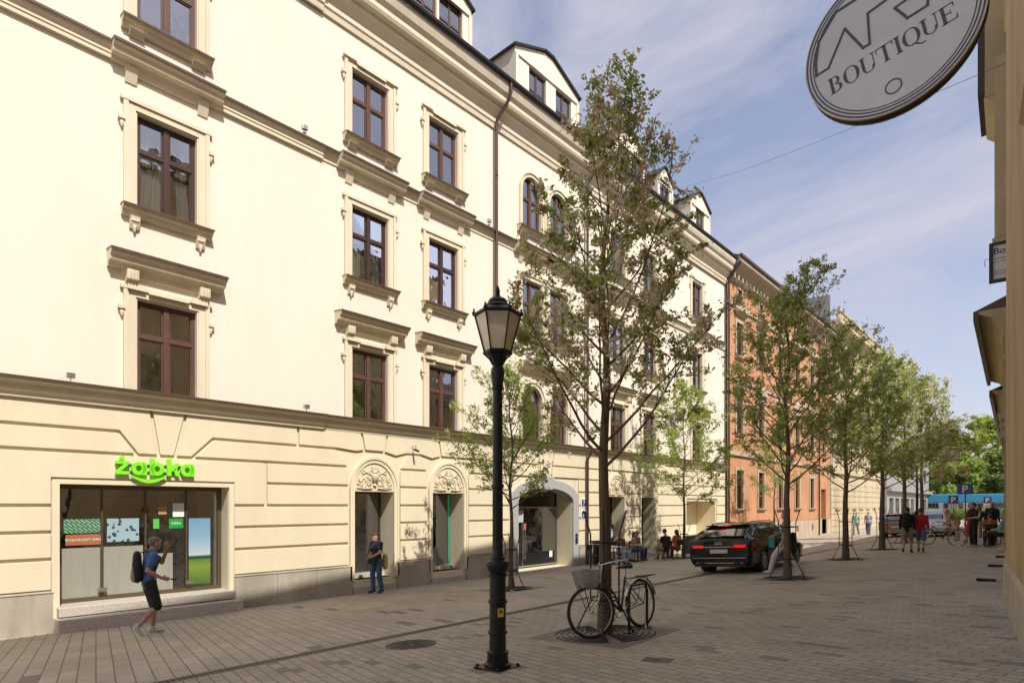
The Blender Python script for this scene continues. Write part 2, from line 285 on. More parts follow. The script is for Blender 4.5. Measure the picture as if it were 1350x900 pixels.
# ================================================================ WINDOWS (prototypes local: +X outward, Y along, origin bottom centre of the opening)
FR=-.13
def window(w,h,parent,loc,transom=.62,style=2,curt=1,arched=False,wood='wood',seed=0,blind=0,reflsub=0):
    rnd=random.Random(seed); a=w/2
    b=MB(); t=.065
    x0,x1=FR-.05,FR+.02
    b.box(x0,x1,-a,-a+t,0,h); b.box(x0,x1,a-t,a,0,h); b.box(x0,x1,-a+t,a-t,0,t); b.box(x0,x1,-a+t,a-t,h-t,h)
    b.box(x0+.01,x1+.025,-.055,.055,t,h-t); zt=h*transom; b.box(x0+.01,x1+.01,-a+t,-.056,zt-.04,zt+.04); b.box(x0+.01,x1+.01,.056,a-t,zt-.04,zt+.04)
    # inner casements
    for s_ in (-1,1):
        for z0,z1 in ((t,zt-.04),(zt+.04,h-t)):
            ya,yb=sorted((s_*.056,s_*(a-t))); c=.035
            b.box(x0+.02,x1-.012,ya,ya+c,z0,z1); b.box(x0+.02,x1-.012,yb-c,yb,z0,z1); b.box(x0+.02,x1-.012,ya+c,yb-c,z0,z0+c); b.box(x0+.02,x1-.012,ya+c,yb-c,z1-c,z1)
    win=b.build('window',M[wood],parent); win.location=loc
    b=MB(); b.add([(FR-.02,-a+.05,.05),(FR-.02,a-.05,.05),(FR-.02,a-.05,h-.05),(FR-.02,-a+.05,h-.05)],[(0,1,2,3)]); b.build('pane',M['glass'],win)
    if curt:
        b=MB(); b.smooth=True
        for s_ in (-1,1):
            w0=a*rnd.uniform(.35,.95); n=26; vs=[]
            for i in range(n+1):
                u=s_*(a-w0*i/n); xx=-.34+.03*math.sin(i*1.7+rnd.random())
                vs+=[(xx,u*(1 if curt==1 else 1),.05),(xx,u*(.8 if curt==2 else 1),h*.5),(xx,u,h)]
            b.add(vs,[(3*i+k,3*i+3+k,3*i+4+k,3*i+1+k) for i in range(n) for k in (0,1)])
        b.build('curtain',M['curtain'],win)
    if blind:
        b=MB(); b.box(-.29,-.28,-a+.07,a-.07,h*(1-blind),h-.05); b.build('blind',M['blind'],win)
    # surround
    b=MB(); s0=.03;s1=.22
    if not arched:
        for s_ in (-1,1):
            ya,yb=sorted((s_*(a+s0),s_*(a+.17))); b.box(0,.045,ya,yb,0 if style else -.0,h+.16); ya,yb=sorted((s_*(a+.17),s_*(a+s1+.04))); b.box(0,.075,ya,yb,0,h+.16)
            ya,yb=sorted((s_*(a+.0),s_*(a+s0))); b.box(0,.02,ya,yb,0,h)
            b.box(0,.11,s_*(a+s1+.08)-.06,s_*(a+s1+.08)+.06,h-.28,h-.2); b.capsule((.05,s_*(a+s1+.07),h-.34),(.05,s_*(a+s1+.07),h-.42),.045,.02)
        b.box(.0,.047,-a-s0+.001,a+s0-.001,h+.03,h+.17); b.box(.0,.085,-a-s1-.1,a+s1+.1,h+.17,h+.25)
        if style==3: b.box(.085,.12,-a-s1-.1,-a+.1,h+.2,h+.27); b.box(.085,.12,a-.1,a+s1+.1,h+.2,h+.27); b.box(.085,.11,-a+.13,a-.13,h+.14,h+.2)
        if style==1: b.box(.085,.13,-a-s1+.02,-a+.14,h+.16,h+.27); b.box(.085,.13,a-.14,a+s1-.02,h+.16,h+.27); b.box(.085,.13,-a+.2,a-.2,h+.13,h+.2)
    else:
        n=18
        zs=h-a
        for r0,r1,d in ((a+.02,a+.14,.05),(a+.14,a+.2,.09)):
            pts=[(s_,) for s_ in ()]
            outer=[(-r1,0),(-r1,zs)]+[(r1*math.cos(PI-PI*i/n),zs+r1*math.sin(PI*i/n)) for i in range(1,n)]+[(r1,zs),(r1,0)]
            inner=[(-r0,0),(-r0,zs)]+[(r0*math.cos(PI-PI*i/n),zs+r0*math.sin(PI*i/n)) for i in range(1,n)]+[(r0,zs),(r0,0)]
            for i in range(len(outer)-1): b.pan([outer[i],outer[i+1],inner[i+1],inner[i]],0,d)
    b.build('surround',M['trim'],win)
    if style in (2,3) or arched:
        b=MB(); e=a+.3; b.prof([(0,-.22),(.08,-.22),(.13,-.12),(.19,-.1),(.22,-.04),(.22,-.02),(.0,-.0)],-e,e)
        b.box(.22,.235,-e-.01,e+.01,-.045,-.018)
        if style==2:
            for s_ in (-1,1): 
                c=s_*(a+.06); b.prof([(0,-.46),(.05,-.46),(.1,-.36),(.14,-.24),(.14,-.221),(0,-.221)],c-.09,c+.09); b.capsule((.1,c-.05,-.3),(.1,c+.05,-.3),.035,.035); b.capsule((.07,c,-.42),(.06,c,-.52),.04,.02)
        else:
            for s_ in (-1,1): c=s_*(a+.02); b.prof([(0,-.32),(.06,-.32),(.16,-.221),(0,-.221)],c-.14,c+.14)
        b.build('sill',M['trim'],win)
        b=MB(); b.prof([(0.0,.003),(.238,-.016),(.238,-.05),(.25,-.05),(.25,-.010),(0.0,.012)],-e-.012,e+.012); b.build('flashing',M['tin'],win)
    if style in (1,2) and not arched:
        zb=h+(.55 if style==1 else .87); e=a+(.55 if style==1 else .5); b=MB()
        b.prof([(0,zb),(.1,zb),(.14,zb+.07),(.22,zb+.1),(.27,zb+.1),(.27,zb+.17),(.36,zb+.23),(.38,zb+.3),(0,zb+.34)],-e,e)
        b.prof([(0,zb-.12),(.06,zb-.12),(.09,zb-.002),(0,zb-.002)],-e+.25,e-.25)
        for s_ in (-1,1):
            c=s_*(a+.12); b.prof([(0,zb-.34),(.07,zb-.34),(.1,zb-.26),(.19,zb-.2),(.21,zb-.003),(0,zb-.003)] if style==1 else [(0,zb-.3),(.03,zb-.3),(.1,zb-.1),(.14,zb-.003),(0,zb-.003)],c-.11,c+.11)
            if style==1:
                for q in (-.06,0,.06): b.capsule((.2,c+q,zb-.2),(.215,c+q,zb-.03),.02,.02)
        b.build('hood',M['trim'],win)
        if style:
            b=MB(); b.prof([(0,zb+.345),(.383,zb+.302),(.383,zb+.262),(.397,zb+.262),(.397,zb+.318),(0,zb+.36)],-e-.01,e+.01); b.build('flashing',M['tin'],win)
    return win

# ================================================================ CREAM BUILDING
cb=thing('cream_building','long cream stucco tenement with brown windows and shops along the ground floor','building',(XF,17.8,ZB))
U0,U1=-9.,34.85
colsY=[4.55,9.83,12.6,22.95,25.8,31.05]; WW=1.2
holes=[]
for c in colsY+[-1.2]:
    for z0,h in ((3.92,2.0),(7.85,2.05),(11.8,1.93)): holes.append((c-WW/2,c+WW/2,z0,z0+h,.2))
for c in (17.0,18.62):
    holes+= [(c-.55,c+.55,3.92,5.97,.2),(c-.55,c+.55,7.85,9.9,.2),(c-.55,c+.55,11.8,13.8,.2)]
GH=[(2.6,5.85,-.55,1.93,.45),(9.3,10.65,-.62,1.9,.7),(12.12,13.47,-.62,1.9,.7),(16.15,19.5,-.95,2.2,.9),(22.15,23.5,-.62,1.9,.7),(25,26.35,-.62,1.9,.7),(29.78,33.46,-.95,1.75,1.2)]
mb=MB(); wallgrid(mb,U0,U1,3.62,16.0,holes,0,.2,11.)
o=mb.build('wall',M['stucco'],cb,False); o.location=(0,-17.8,-ZB)
def cbp(b,name,m,bevel=0):
    o=b.build(name,m,cb,False,bevel); o.location=(0,-17.8,-ZB); return o
mb=MB(); wallgrid(mb,U0,U1,ZB-.2,3.62,GH,0,.4,11.); 
for c in (17.0,18.62):
    pass
cbp(mb,'ground_floor_wall',M['panel'])
# spandrels of arched windows
for c in (17.0,18.62):
    for z0,h in ((3.92,2.05),(11.8,2.0)):
        mb=MB(); a=.55; zs=z0+h-a; n=12
        for s_ in (-1,1):
            poly=[(c+s_*a,zs)]+[(c+s_*a*math.cos(PI/2*i/n),zs+a*math.sin(PI/2*i/n)) for i in range(1,n+1)]+[(c+s_*a,z0+h)]
            mb.pan(poly,-.11,-.002)
        cbp(mb,'arch_spandrel',M['stucco'])
# rusticated panels
mb=MB(); D0,D1=.001,.06
def P(poly,x1=D1): mb.pan(inset(poly,.032),D0,x1)
rows=[(-.18,.45),(.45,.98),(.98,1.5)]
segs=[(U0,2.5),(5.95,9.12),(10.83,11.94),(13.65,15.75),(19.9,21.97),(23.68,24.82),(26.53,29.7),(33.55,U1)]
for a,bb in segs:
    for z0,z1 in rows: P([(a,z0),(bb,z0),(bb,z1),(a,z1)])
P([(U0,1.5),(2.5,1.5),(2.5,2.02),(5.95,2.02),(5.95,1.5),(6.75,1.5),(6.75,2.58),(U0,2.58)])
P([(6.75,1.5),(9.12,1.5),(9.12,2.05),(6.75,2.05)]); P([(6.75,2.05),(9.12,2.05),(9.12,2.58),(6.75,2.58)])
for a,bb in segs[2:6]:
    P([(a,1.5),(bb,1.5),(bb,2.05),(a,2.05)]); P([(a,2.05),(bb,2.05),(bb,2.58),(a,2.58)])
P([(26.53,1.5),(29.7,1.5),(29.7,1.85),(33.55,1.85),(33.55,1.5),(U1,1.5),(U1,2.05),(26.53,2.05)]); P([(26.53,2.05),(U1,2.05),(U1,2.58),(26.53,2.58)])
T=3.60
P([(U0,2.58),(3.95,2.58),(3.6,3.05),(U0,3.05)])
P([(5.03,2.58),(9.12,2.58),(8.72,3.05),(5.5,3.05)])
P([(10.83,2.58),(11.94,2.58),(11.66,3.05),(11.1,3.05)])
P([(13.65,2.58),(17.5,2.58),(17.42,3.05),(14.0,3.05)]); P([(18.1,2.58),(21.97,2.58),(21.6,3.05),(18.18,3.05)])
P([(23.68,2.58),(24.82,2.58),(24.5,3.05),(24.0,3.05)])
P([(26.53,2.58),(30.7,2.58),(30.3,3.05),(26.9,3.05)]); P([(31.9,2.58),(U1,2.58),(U1,3.05),(32.3,3.05)])
P([(U0,3.05),(3.6,3.05),(3.95,2.58),(4.36,2.58),(4.2,T),(U0,T)]); P([(4.36,2.58),(4.68,2.58),(4.92,T),(4.2,T)])
P([(4.68,2.58),(5.03,2.58),(5.5,3.05),(7.6,3.05),(7.6,T),(4.92,T)])
P([(7.6,3.05),(8.72,3.05),(9.35,3.0),(9.62,3.05),(9.5,T),(7.6,T)]); P([(9.62,3.05),(10.28,3.05),(10.4,T),(9.5,T)]); P([(10.28,3.05),(10.7,2.95),(11.1,3.05),(11.66,3.05),(12.1,2.95),(12.47,3.05),(12.37,T),(10.4,T)])
P([(12.47,3.05),(13.13,3.05),(13.23,T),(12.37,T)]); P([(13.13,3.05),(14.0,3.05),(17.42,3.05),(17.3,T),(13.23,T)]); P([(17.5,2.58),(18.1,2.58),(18.3,T),(17.3,T)])
P([(18.18,3.05),(22.5,3.05),(22.4,T),(18.3,T)]); P([(22.5,3.05),(23.16,3.05),(23.26,T),(22.4,T)]); P([(23.16,3.05),(25.35,3.05),(25.25,T),(23.26,T)]); P([(25.35,3.05),(26.0,3.05),(26.1,T),(25.25,T)])
P([(26.0,3.05),(30.3,3.05),(30.7,2.58),(31.1,2.58),(30.9,T),(26.1,T)]); P([(31.1,2.58),(31.6,2.58),(31.8,T),(30.9,T)]); P([(31.6,2.58),(31.9,2.58),(32.3,3.05),(U1,3.05),(U1,T),(31.8,T)])
cbp(mb,'rusticated_panels',M['panel'],.012)
# plinth slabs
for a,bb in [(U0,2.5),(5.95,9.2),(10.75,12.02),(13.57,15.78),(19.95,22.05),(23.6,24.9),(26.45,29.7),(33.55,U1)]:
    mb=MB(); n=max(1,round((bb-a)/1.15)); w=(bb-a)/n
    for i in range(n): mb.box(.001,.075,a+i*w+.004,a+(i+1)*w-.004,ZB-.2,-.21)
    mb.prof([(.001,-.209),(.09,-.209),(.09,-.185),(.001,-.16)],a,bb)
    cbp(mb,'plinth',M['plinth'],.006)
# cornices: belt, string course, main
mb=MB(); 
def run(mb,pr,brk=((U0,8.3,.05),(8.3,27.3,0.),(27.3,U1,.05))):
    for a,bb,d in brk: mb.prof([(x+d if x>0 else x,z) for x,z in pr],a,bb)
run(mb,[(0.001,3.55),(.07,3.55),(.09,3.63),(.16,3.68),(.16,3.78),(.26,3.85),(.28,3.905),(0.001,3.918)]); cbp(mb,'belt_course',M['trim'])
mb=MB(); run(mb,[(0.001,3.92),(.29,3.908),(.29,3.86),(.31,3.86),(.31,3.918),(.001,3.945)]); cbp(mb,'belt_flashing',M['tin'])
mb=MB()
hcol=[c for c in colsY+[-1.2]]
spans=[];x=U0
for c in sorted(hcol+[17.0,18.62]):
    spans.append((x,c-1.02)); x=c+1.02
spans.append((x,U1)); spans=[s_ for s_ in spans if s_[1]>s_[0]+.05]
for a,bb in spans:
    mb=MB()
    for q0,q1,d in ((U0,8.3,.05),(8.3,27.3,0.),(27.3,U1,.05)):
        aa,b2=max(a,q0),min(bb,q1)
        if b2>aa: mb.prof([(.001,10.78),(.03+d,10.78),(.03+d,10.85),(.05+d,10.87),(.05+d,10.93),(.1+d,11.0),(.14+d,11.09),(.001,11.12)],aa,b2)
    cbp(mb,'string_course',M['trim'])
for a,bb in spans: mb=MB(); mb.prof([(.001,11.125),(.2,11.09),(.2,11.05),(.212,11.05),(.212,11.10),(.001,11.15)],a,bb); cbp(mb,'string_flashing',M['tin'])
mb=MB(); run(mb,[(.001,14.72),(.06,14.72),(.08,14.85),(.12,14.9),(.12,15.05),(.25,15.2),(.3,15.24),(.3,15.36),(.46,15.42),(.5,15.5),(.5,15.62),(.6,15.74),(.66,15.9),(.66,16.02),(.001,16.02)]); cbp(mb,'main_cornice',M['trim'])
mb=MB(); mb.smooth=True
n=8; prg=[(.72+.09*math.cos(PI+PI*i/n),16.13+.1*math.sin(PI+PI*i/n)) for i in range(n+1)]+[(.815,16.16),(.60,16.16)]
mb.prof(prg,U0,U1+.05); cbp(mb,'gutter',M['gutter'])
# roof
mb=MB(); mb.add([(.62,U0,16.08),(.62,U1,16.08),(-2.6,U1,19.6),(-2.6,U0,19.6),(-8,U0,21.),(-8,U1,21.),(-11,U0,16),(-11,U1,16)],[(0,1,2,3),(3,2,5,4),(4,5,7,6),(0,3,4,6),(1,7,5,2),(0,6,7,1)]); cbp(mb,'roof',M['tile'])
# downpipes
for c in (15.05,20.53):
    mb=MB(); mb.tube([(.72,c,16.1),(.72,c,15.75),(.62,c-.02,15.5),(.2,c-.15,14.95),(.17,c-.15,14.7),(.17,c-.15,11.3),(.17,c-.15,4.1),(.36,c-.15,3.95),(.36,c-.15,3.7),(.17,c-.15,3.4),(.17,c-.15,ZB)],.055,10)
    for z in (13,9,6,2,0): mb.torus((.17,c-.15,z),.058,.012,(0,0,1),16,5)
    cbp(mb,'downpipe',M['pipe'])
mb=MB(); mb.tube([(.7,34.75,16.1),(.7,34.75,15.7),(.12,34.75,14.9),(.12,34.75,ZB)],.055,10); cbp(mb,'downpipe',M['gutter'])
# windows
k=0
for c in colsY+[-1.2]:
    for fl,(z0,h) in enumerate(((3.92,2.0),(7.85,2.05),(11.8,1.93))):
        k+=1; window(WW,h,cb,(0,c-17.8,z0-ZB),.64 if fl==1 else .62,[1,2,3][fl],curt=[0,1,2][k%3] if fl else (k%2),wood='wood' if fl!=1 else 'wooddark',seed=k,blind=.55 if (fl==0 and k%3==1) else 0)
for c in (17.0,18.62):
    for fl,(z0,h) in enumerate(((3.92,2.05),(7.85,2.05),(11.8,2.0))):
        k+=1; window(1.1,h,cb,(0,c-17.8,z0-ZB),.6,3 if fl==2 else 2,curt=1,arched=(fl!=1),seed=k)
# hood over the paired first-floor windows
mb=MB(); mb.prof([(.001,6.5),(.1,6.5),(.14,6.57),(.27,6.62),(.36,6.73),(.38,6.8),(.001,6.84)],16.2,19.4); cbp(mb,'hood',M['trim'])
# dormers
def dormer(c,w,zb,zt,zr,wins,x=.2,halfhip=True):
    a=w/2; b=MB(); hs=[(c+q-.5,c+q+.5,zb+.3,zb+1.6,.2) for q in wins]
    wallgrid(b,c-a,c+a,zb,zt-.0,hs,x,.15,.01,False)
    b.pan([(c-a,zt+.001),(c+a,zt+.001),(c+.12*a,zr),(c-.12*a,zr)],x-.15,x)
    for s_ in (-1,1):
        y=c+s_*a; b.add([(x,y,zb-.3),(x,y,zt),(x-2.7,y,zt),(x-2.7,y,zb-.3)],[(0,1,2,3)])
        b.pan([(y-.14 if s_>0 else y,zb),(y if s_>0 else y+.14,zb),(y if s_>0 else y+.14,zt-.3),(y-.14 if s_>0 else y,zt-.3)],x+.001,x+.05)
    b.pan([(c-a,zt-.3),(c+a,zt-.3),(c+a,zt-.25),(c-a,zt-.25)],x+.001,x+.055)
    d=cbp(b,'dormer',M['stucco'])
    b=MB()
    for s_ in (-1,1):
        e=c+s_*(a+.1); b.prism([(e,zt-.06),(c+s_*.12*a,zr+.03),(c+s_*.12*a,zr+.10),(e,zt+.02)],lambda p,h:(h,p[0],p[1]),x+.1,x-3.2)
    b.prism([(c-.12*a,zr+.03),(c+.12*a,zr+.03),(c+.12*a,zr+.1),(c-.12*a,zr+.1)],lambda p,h:(h,p[0],p[1]),x+.1,x-3.2)
    b.build('dormer_roof',M['gutter'],d)
    for q in wins:
        b=MB(); y=c+q; z0,z1=zb+.3,zb+1.6; X=x-.1
        for s_ in (-1,0,1): b.box(X-.03,X+.02,y+s_*.46-.04,y+s_*.46+.04,z0,z1)
        for z in (z0,z0+.55,z1-.06): b.box(X-.03,X+.015,y-.42,y-.04,z,z+.06); b.box(X-.03,X+.015,y+.04,y+.42,z,z+.06)
        f=b.build('window',M['wood'],d); 
        b=MB(); b.add([(X-.01,y-.44,z0),(X-.01,y+.44,z0),(X-.01,y+.44,z1),(X-.01,y-.44,z1)],[(0,1,2,3)]); b.build('pane',M['glass'],d)
dormer(12.3,2.7,16.15,18.0,18.6,(0.45,-.65)); dormer(17.75,3.85,16.15,18.1,18.75,(-.65,.95)); dormer(23.6,2.7,16.15,18.0,18.6,(-.4,.75)); dormer(31.0,2.45,16.15,18.0,18.6,(0,)); dormer(4.5,2.45,16.15,18.0,18.6,(0,)); dormer(8.7,2.0,16.15,18.0,18.6,(0,)); dormer(27.0,1.6,16.15,17.7,18.3,(0,))
# arched door heads
orn=MB()
for c in (9.97,12.8,22.82,25.68):
    mb=MB(); a=.675; zs=1.93+.02; n=20
    for r0,r1,d in ((a+.0,a+.09,.045),(a+.09,a+.16,.075)):
        q0=-.6
        outer=[(c-r1,q0),(c-r1,zs)]+[(c+r1*math.cos(PI-PI*i/n),zs+r1*1.15*math.sin(PI*i/n)) for i in range(1,n)]+[(c+r1,zs),(c+r1,q0)]
        inner=[(c-r0,q0),(c-r0,zs)]+[(c+r0*math.cos(PI-PI*i/n),zs+r0*1.15*math.sin(PI*i/n)) for i in range(1,n)]+[(c+r0,zs),(c+r0,q0)]
        for i in range(len(outer)-1): mb.pan([outer[i],outer[i+1],inner[i+1],inner[i]],.002,d)
    arch=cbp(mb,'door_arch',M['panel'])
    mb=MB(); rr=random.Random(3)
    def sc(cx,cz,r,turn,s_,rad=.02):
        pts=[]
        for i in range(15):
            t=i/14; an=turn+s_*t*4.6; q=r*(1-.75*t); pts.append((.02,cx+q*math.cos(an),cz+q*math.sin(an)))
        mb.tube(pts,[rad*(1-.5*i/14) for i in range(15)],6)
    for s_ in (-1,1):
        for (dx,dz,r,tn) in ((.2,.2,.13,1.5),(.4,.16,.14,2.2),(.27,.42,.12,.4),(.5,.32,.09,3.1),(.12,.55,.09,4.),(.55,.1,.08,1.),(.36,.55,.07,5)):
            sc(c+s_*dx,zs+dz*.95,r,tn if s_>0 else PI-tn,s_,.026)
        mb.tube([(.02,c+s_*.1,zs+.05),(.02,c+s_*.35,zs+.03),(.02,c+s_*.6,zs+.05)],[.035,.03,.015],6)
        for q in range(7): y=c+s_*rr.uniform(.1,.55); mb.capsule((.01,y,zs+rr.uniform(.03,.4)),(.03,y+s_*.05,zs+rr.uniform(.05,.45)),.02,.012)
    mb.lathe([(.02,0),(.06,.02),(.03,.08),(.09,.16),(.13,.25),(.12,.33),(.07,.37),(.09,.4),(.04,.47)],(.02,c,zs+.1),10)
    for s_ in (-1,0,1): mb.capsule((.02,c+s_*.06,zs+.55),(.02,c+s_*.09,zs+.66),.03,.02)
    mb.build('relief_ornament',M['relief'],arch)
    mb=MB(); mb.pan([(c-a,zs-.02)]+[(c+a*math.cos(PI-PI*i/n),zs+a*1.15*math.sin(PI*i/n)) for i in range(1,n)]+[(c+a,zs-.02)],.0015,.008); mb.build('tympanum',M['panel'],arch)
    # steps, door
    mb=MB(); mb.box(-.75,.05,c-.72,c+.72,ZB-.2,-.8); mb.box(-.75,-.12,c-.72,c+.72,-.8,-.62); cbp(mb,'doorstep',M['step'],.008)
def glassdoor(c,w,z0,z1,x,frame=.05,wm='bronze',mull=()):
    b=MB(); a=w/2; b.box(x-.04,x+.03,c-a,c-a+frame,z0,z1); b.box(x-.04,x+.03,c+a-frame,c+a,z0,z1); b.box(x-.04,x+.03,c-a+frame,c+a-frame,z1-frame,z1); b.box(x-.04,x+.03,c-a+frame,c+a-frame,z0,z0+frame)
    for m_ in mull: b.box(x-.03,x+.035,c+m_-.02,c+m_+.02,z0+frame,z1-frame)
    d=cbp(b,'door' if w<3 else 'shopfront',M[wm]); b=MB(); b.add([(x,c-a+.02,z0+.02),(x,c+a-.02,z0+.02),(x,c+a-.02,z1-.02),(x,c-a+.02,z1-.02)],[(0,1,2,3)]); b.build('pane',M['shopglass'],d); return d
for c in (9.97,12.8,22.82,25.68): glassdoor(c,1.35,-.62,1.9,-.68,wm='bronze' if c<20 else 'wooddark')
mb=MB(); mb.box(-.66,-.64,13.40,13.42,-.5,1.85); cbp(mb,'green_light_strip',mat('green strip',(.1,.5,.3),.4,emit=(.1,.8,.45),estr=.1))
d=glassdoor(4.225,3.25,-.5,1.93,-.42,.09,mull=(-.82,.0,.84))
# rooms behind the glazing (floor, shelves, products)
for a,bb in ((2.,6.6),(9.0,14.2),(21.8,26.8)):
    mb=MB(); mb.box(-5,-.46,a,bb,-.72,-.5); mb.box(-5.,-4.9,a,bb,-.5,2.7); mb.box(-5,-.71,a,bb,2.7,2.8); mb.box(-4.9,-.72,a,a+.05,-.5,2.7); mb.box(-4.9,-.72,bb-.05,bb,-.5,2.7)
    cbp(mb,'shop_room',M['roomwall'])
rr=random.Random(5); pm=[mat('goods %d'%i,c_,.5) for i,c_ in enumerate([(.4,.05,.03),(.5,.35,.05),(.05,.2,.08),(.5,.5,.45),(.05,.1,.3),(.3,.12,.05)])]+[M['bronze']]
mb=MB()
for (a,bb,X) in ((2.3,3.3,-2.2),(4.8,5.7,-1.6),(9.4,10.5,-1.9),(12.2,13.3,-1.6),(22.2,23.4,-2)):
    for z in (-.1,.3,.7,1.1,1.5):
        mb.m=6; mb.box(X-.35,X,a,bb,z-.03,z); y=a+.04
        while y<bb-.15:
            w=rr.uniform(.06,.16); mb.m=rr.randrange(6); mb.box(X-.25,X-.03,y,y+w,z+.001,z+rr.uniform(.15,.32)); y+=w+.01
cbp(mb,'shop_shelves',pm)
# shop front dressings: films + posters
def poster(name,y0,y1,z0,z1,x,m,par=d): b=MB(); b.box(x,x+.004,y0,y1,z0,z1); return b.build(name,m,par)
for y0,y1 in ((2.72,3.38),(3.44,4.18),(4.25,4.78)): poster('frosted_film',y0,y1,-.42,.62 if y0<4 else .42,-.415,M['film'])
pg=brickmat('leafy poster',(.15,.4,.12),(.3,.42,.36),(.03,.10,.07),.14,.05,.012,rot=R(40),axes='YZ',bumpd=0)
poster('green_poster',2.75,3.38,.93,1.22,-.41,pg)
po=poster('orange_poster',2.78,3.4,.68,.90,-.405,mat('orange paper',(.36,.13,.05),.6))
text('WYJĄTKOWY SMAK',.07,M['white'],po,(-.396,3.09,.765),FACE,ext=.001)
m=mat('spotted poster',(.30,.42,.46),.6); nn=m.node_tree.nodes; ll=m.node_tree.links; v=nn.new('ShaderNodeTexVoronoi'); v.inputs['Scale'].default_value=9; g=nn.new('ShaderNodeNewGeometry'); ll.new(g.outputs['Position'],v.inputs['Vector'])
rp=nn.new('ShaderNodeValToRGB'); rp.color_ramp.interpolation='CONSTANT'; rp.color_ramp.elements[0].color=(.02,.05,.07,1); rp.color_ramp.elements[1].color=(.30,.42,.46,1); rp.color_ramp.elements[1].position=.3; ll.new(v.outputs['Distance'],rp.inputs[0]); ll.new(rp.outputs[0],nn['Principled BSDF'].inputs['Base Color'])
poster('spotted_poster',3.5,4.1,.72,1.22,-.41,m)
gp=poster('green_notice',4.7,5.0,.98,1.2,-.41,mat('green notice',(.02,.3,.05),.5)); text('żabka',.09,M['white'],gp,(-.40,4.85,1.07),FACE,ext=.001)
poster('green_notice',4.38,4.5,.98,1.2,-.41,mat('green notice b',(.1,.5,.08),.5)); poster('white_notice',4.78,5.02,1.24,1.55,-.41,M['white']); poster('tan_notice',4.48,4.65,1.3,1.48,-.41,mat('tan paper',(.45,.28,.12),.6))
skyp=mat('sky and grass poster',(.3,.5,.75),.5); nn=skyp.node_tree.nodes; ll=skyp.node_tree.links; g=nn.new('ShaderNodeNewGeometry'); sp=nn.new('ShaderNodeSeparateXYZ'); ll.new(g.outputs['Position'],sp.inputs[0])
mr=nn.new('ShaderNodeMapRange'); mr.inputs[1].default_value=-.35; mr.inputs[2].default_value=1.55; ll.new(sp.outputs[2],mr.inputs[0]); rp=nn.new('ShaderNodeValToRGB'); e=rp.color_ramp.elements
e[0].color=(.05,.12,.02,1);e[1].color=(.12,.25,.42,1)
for p_,c_ in ((.22,(.17,.26,.04)),(.3,(.10,.18,.03)),(.32,(.02,.06,.02)),(.345,(.02,.06,.03)),(.36,(.42,.50,.54)),(.6,(.2,.36,.50))): q=e.new(p_); q.color=(*c_,1)
ll.new(mr.outputs[0],rp.inputs[0]); ll.new(rp.outputs[0],nn['Principled BSDF'].inputs['Base Color'])
poster('landscape_poster',5.12,5.6,-.35,1.2,-.41,skyp)
for y in (3.38,5.08): b=MB(); b.box(-.38,-.3,y-.05,y+.1,-.32,-.24); b.build('door_fitting',M['steel'],d)
mb=MB(); mb.box(-.42,.28,2.55,5.92,-.68,-.5); mb.box(.0,.55,2.5,5.98,ZB-.2,-.7); mb.box(-.42,.001,2.61,5.84,-.9,-.68); cbp(mb,'doorstep',M['step'],.012)
mb=MB(); mb.box(.061,.07,2.48,2.6,-.9,2.02); mb.box(.061,.07,5.85,5.97,-.9,2.02); mb.box(.061,.07,2.6,5.85,1.93,2.02); cbp(mb,'shop_surround',M['panel'])
# green sign letters (thing hung on the wall)
sg=thing('shop_sign','bright green lettering with a smile hung over the shop window','shop sign',(XF+.1,4.28,2.1))
X0,X1=0.,.07
def LT(polys):
    b=MB()
    for p in polys: b.pan([(y,z+.05) for y,z in p],X0,X1)
    b.build('letter',M['green'],sg,bevel=.006)
def ringp(cx,cz,rx,rz,t,n=22):
    out=[]
    for i in range(n):
        u,v=2*PI*i/n,2*PI*(i+1)/n; f=lambda a,k:(cx+(rx-k)*math.cos(a),cz+(rz-k)*math.sin(a)); out.append([f(u,0),f(v,0),f(v,t),f(u,t)])
    return out
LT([[(-.76,.215),(-.51,.215),(-.51,.285),(-.76,.285)],[(-.76,0),(-.51,0),(-.51,.07),(-.76,.07)],[(-.75,.071),(-.66,.071),(-.52,.214),(-.61,.214)]]); LT([[(-.64+.048*math.cos(i*PI/8),.345+.048*math.sin(i*PI/8)) for i in range(16)]])
def L_a(x): LT(ringp(x+.135,.14,.14,.145,.085)+[[(x+.195,0),(x+.285,0),(x+.285,.24),(x+.24,.285),(x+.195,.285)]])
L_a(-.47); L_a(.485)
LT(ringp(.015,.14,.14,.145,.085)+[[(-.12,0),(-.035,0),(-.035,.375),(-.12,.375)]])
LT([[(.207,0),(.295,0),(.295,.375),(.207,.375)],[(.296,.10),(.37,.10),(.47,.285),(.375,.285),(.296,.185)],[(.33,.165),(.40,.165),(.48,0),(.38,0)]])
b=MB(); b.smooth=False
pts=[];n=14
top=[(-.47+.65*i/n,.035-.075*math.sin(PI*i/n)) for i in range(n+1)]; bot=[(-.47+.65*i/n,.005-.125*math.sin(PI*i/n)) for i in range(n+1)]
for i in range(n): b.pan([top[i],top[i+1],bot[i+1],bot[i]],-.005,.065)
b.build('smile',M['green'],sg)
b=MB(); b.box(-.04,-.005,-.74,.74,.10,.13); b.box(-.04,-.005,-.74,.74,.25,.28)
for y in (-.6,-.2,.2,.6): b.box(-.09,-.041,y-.01,y+.01,.1,.28)
b.build('mounting_rail',M['bronze'],sg)
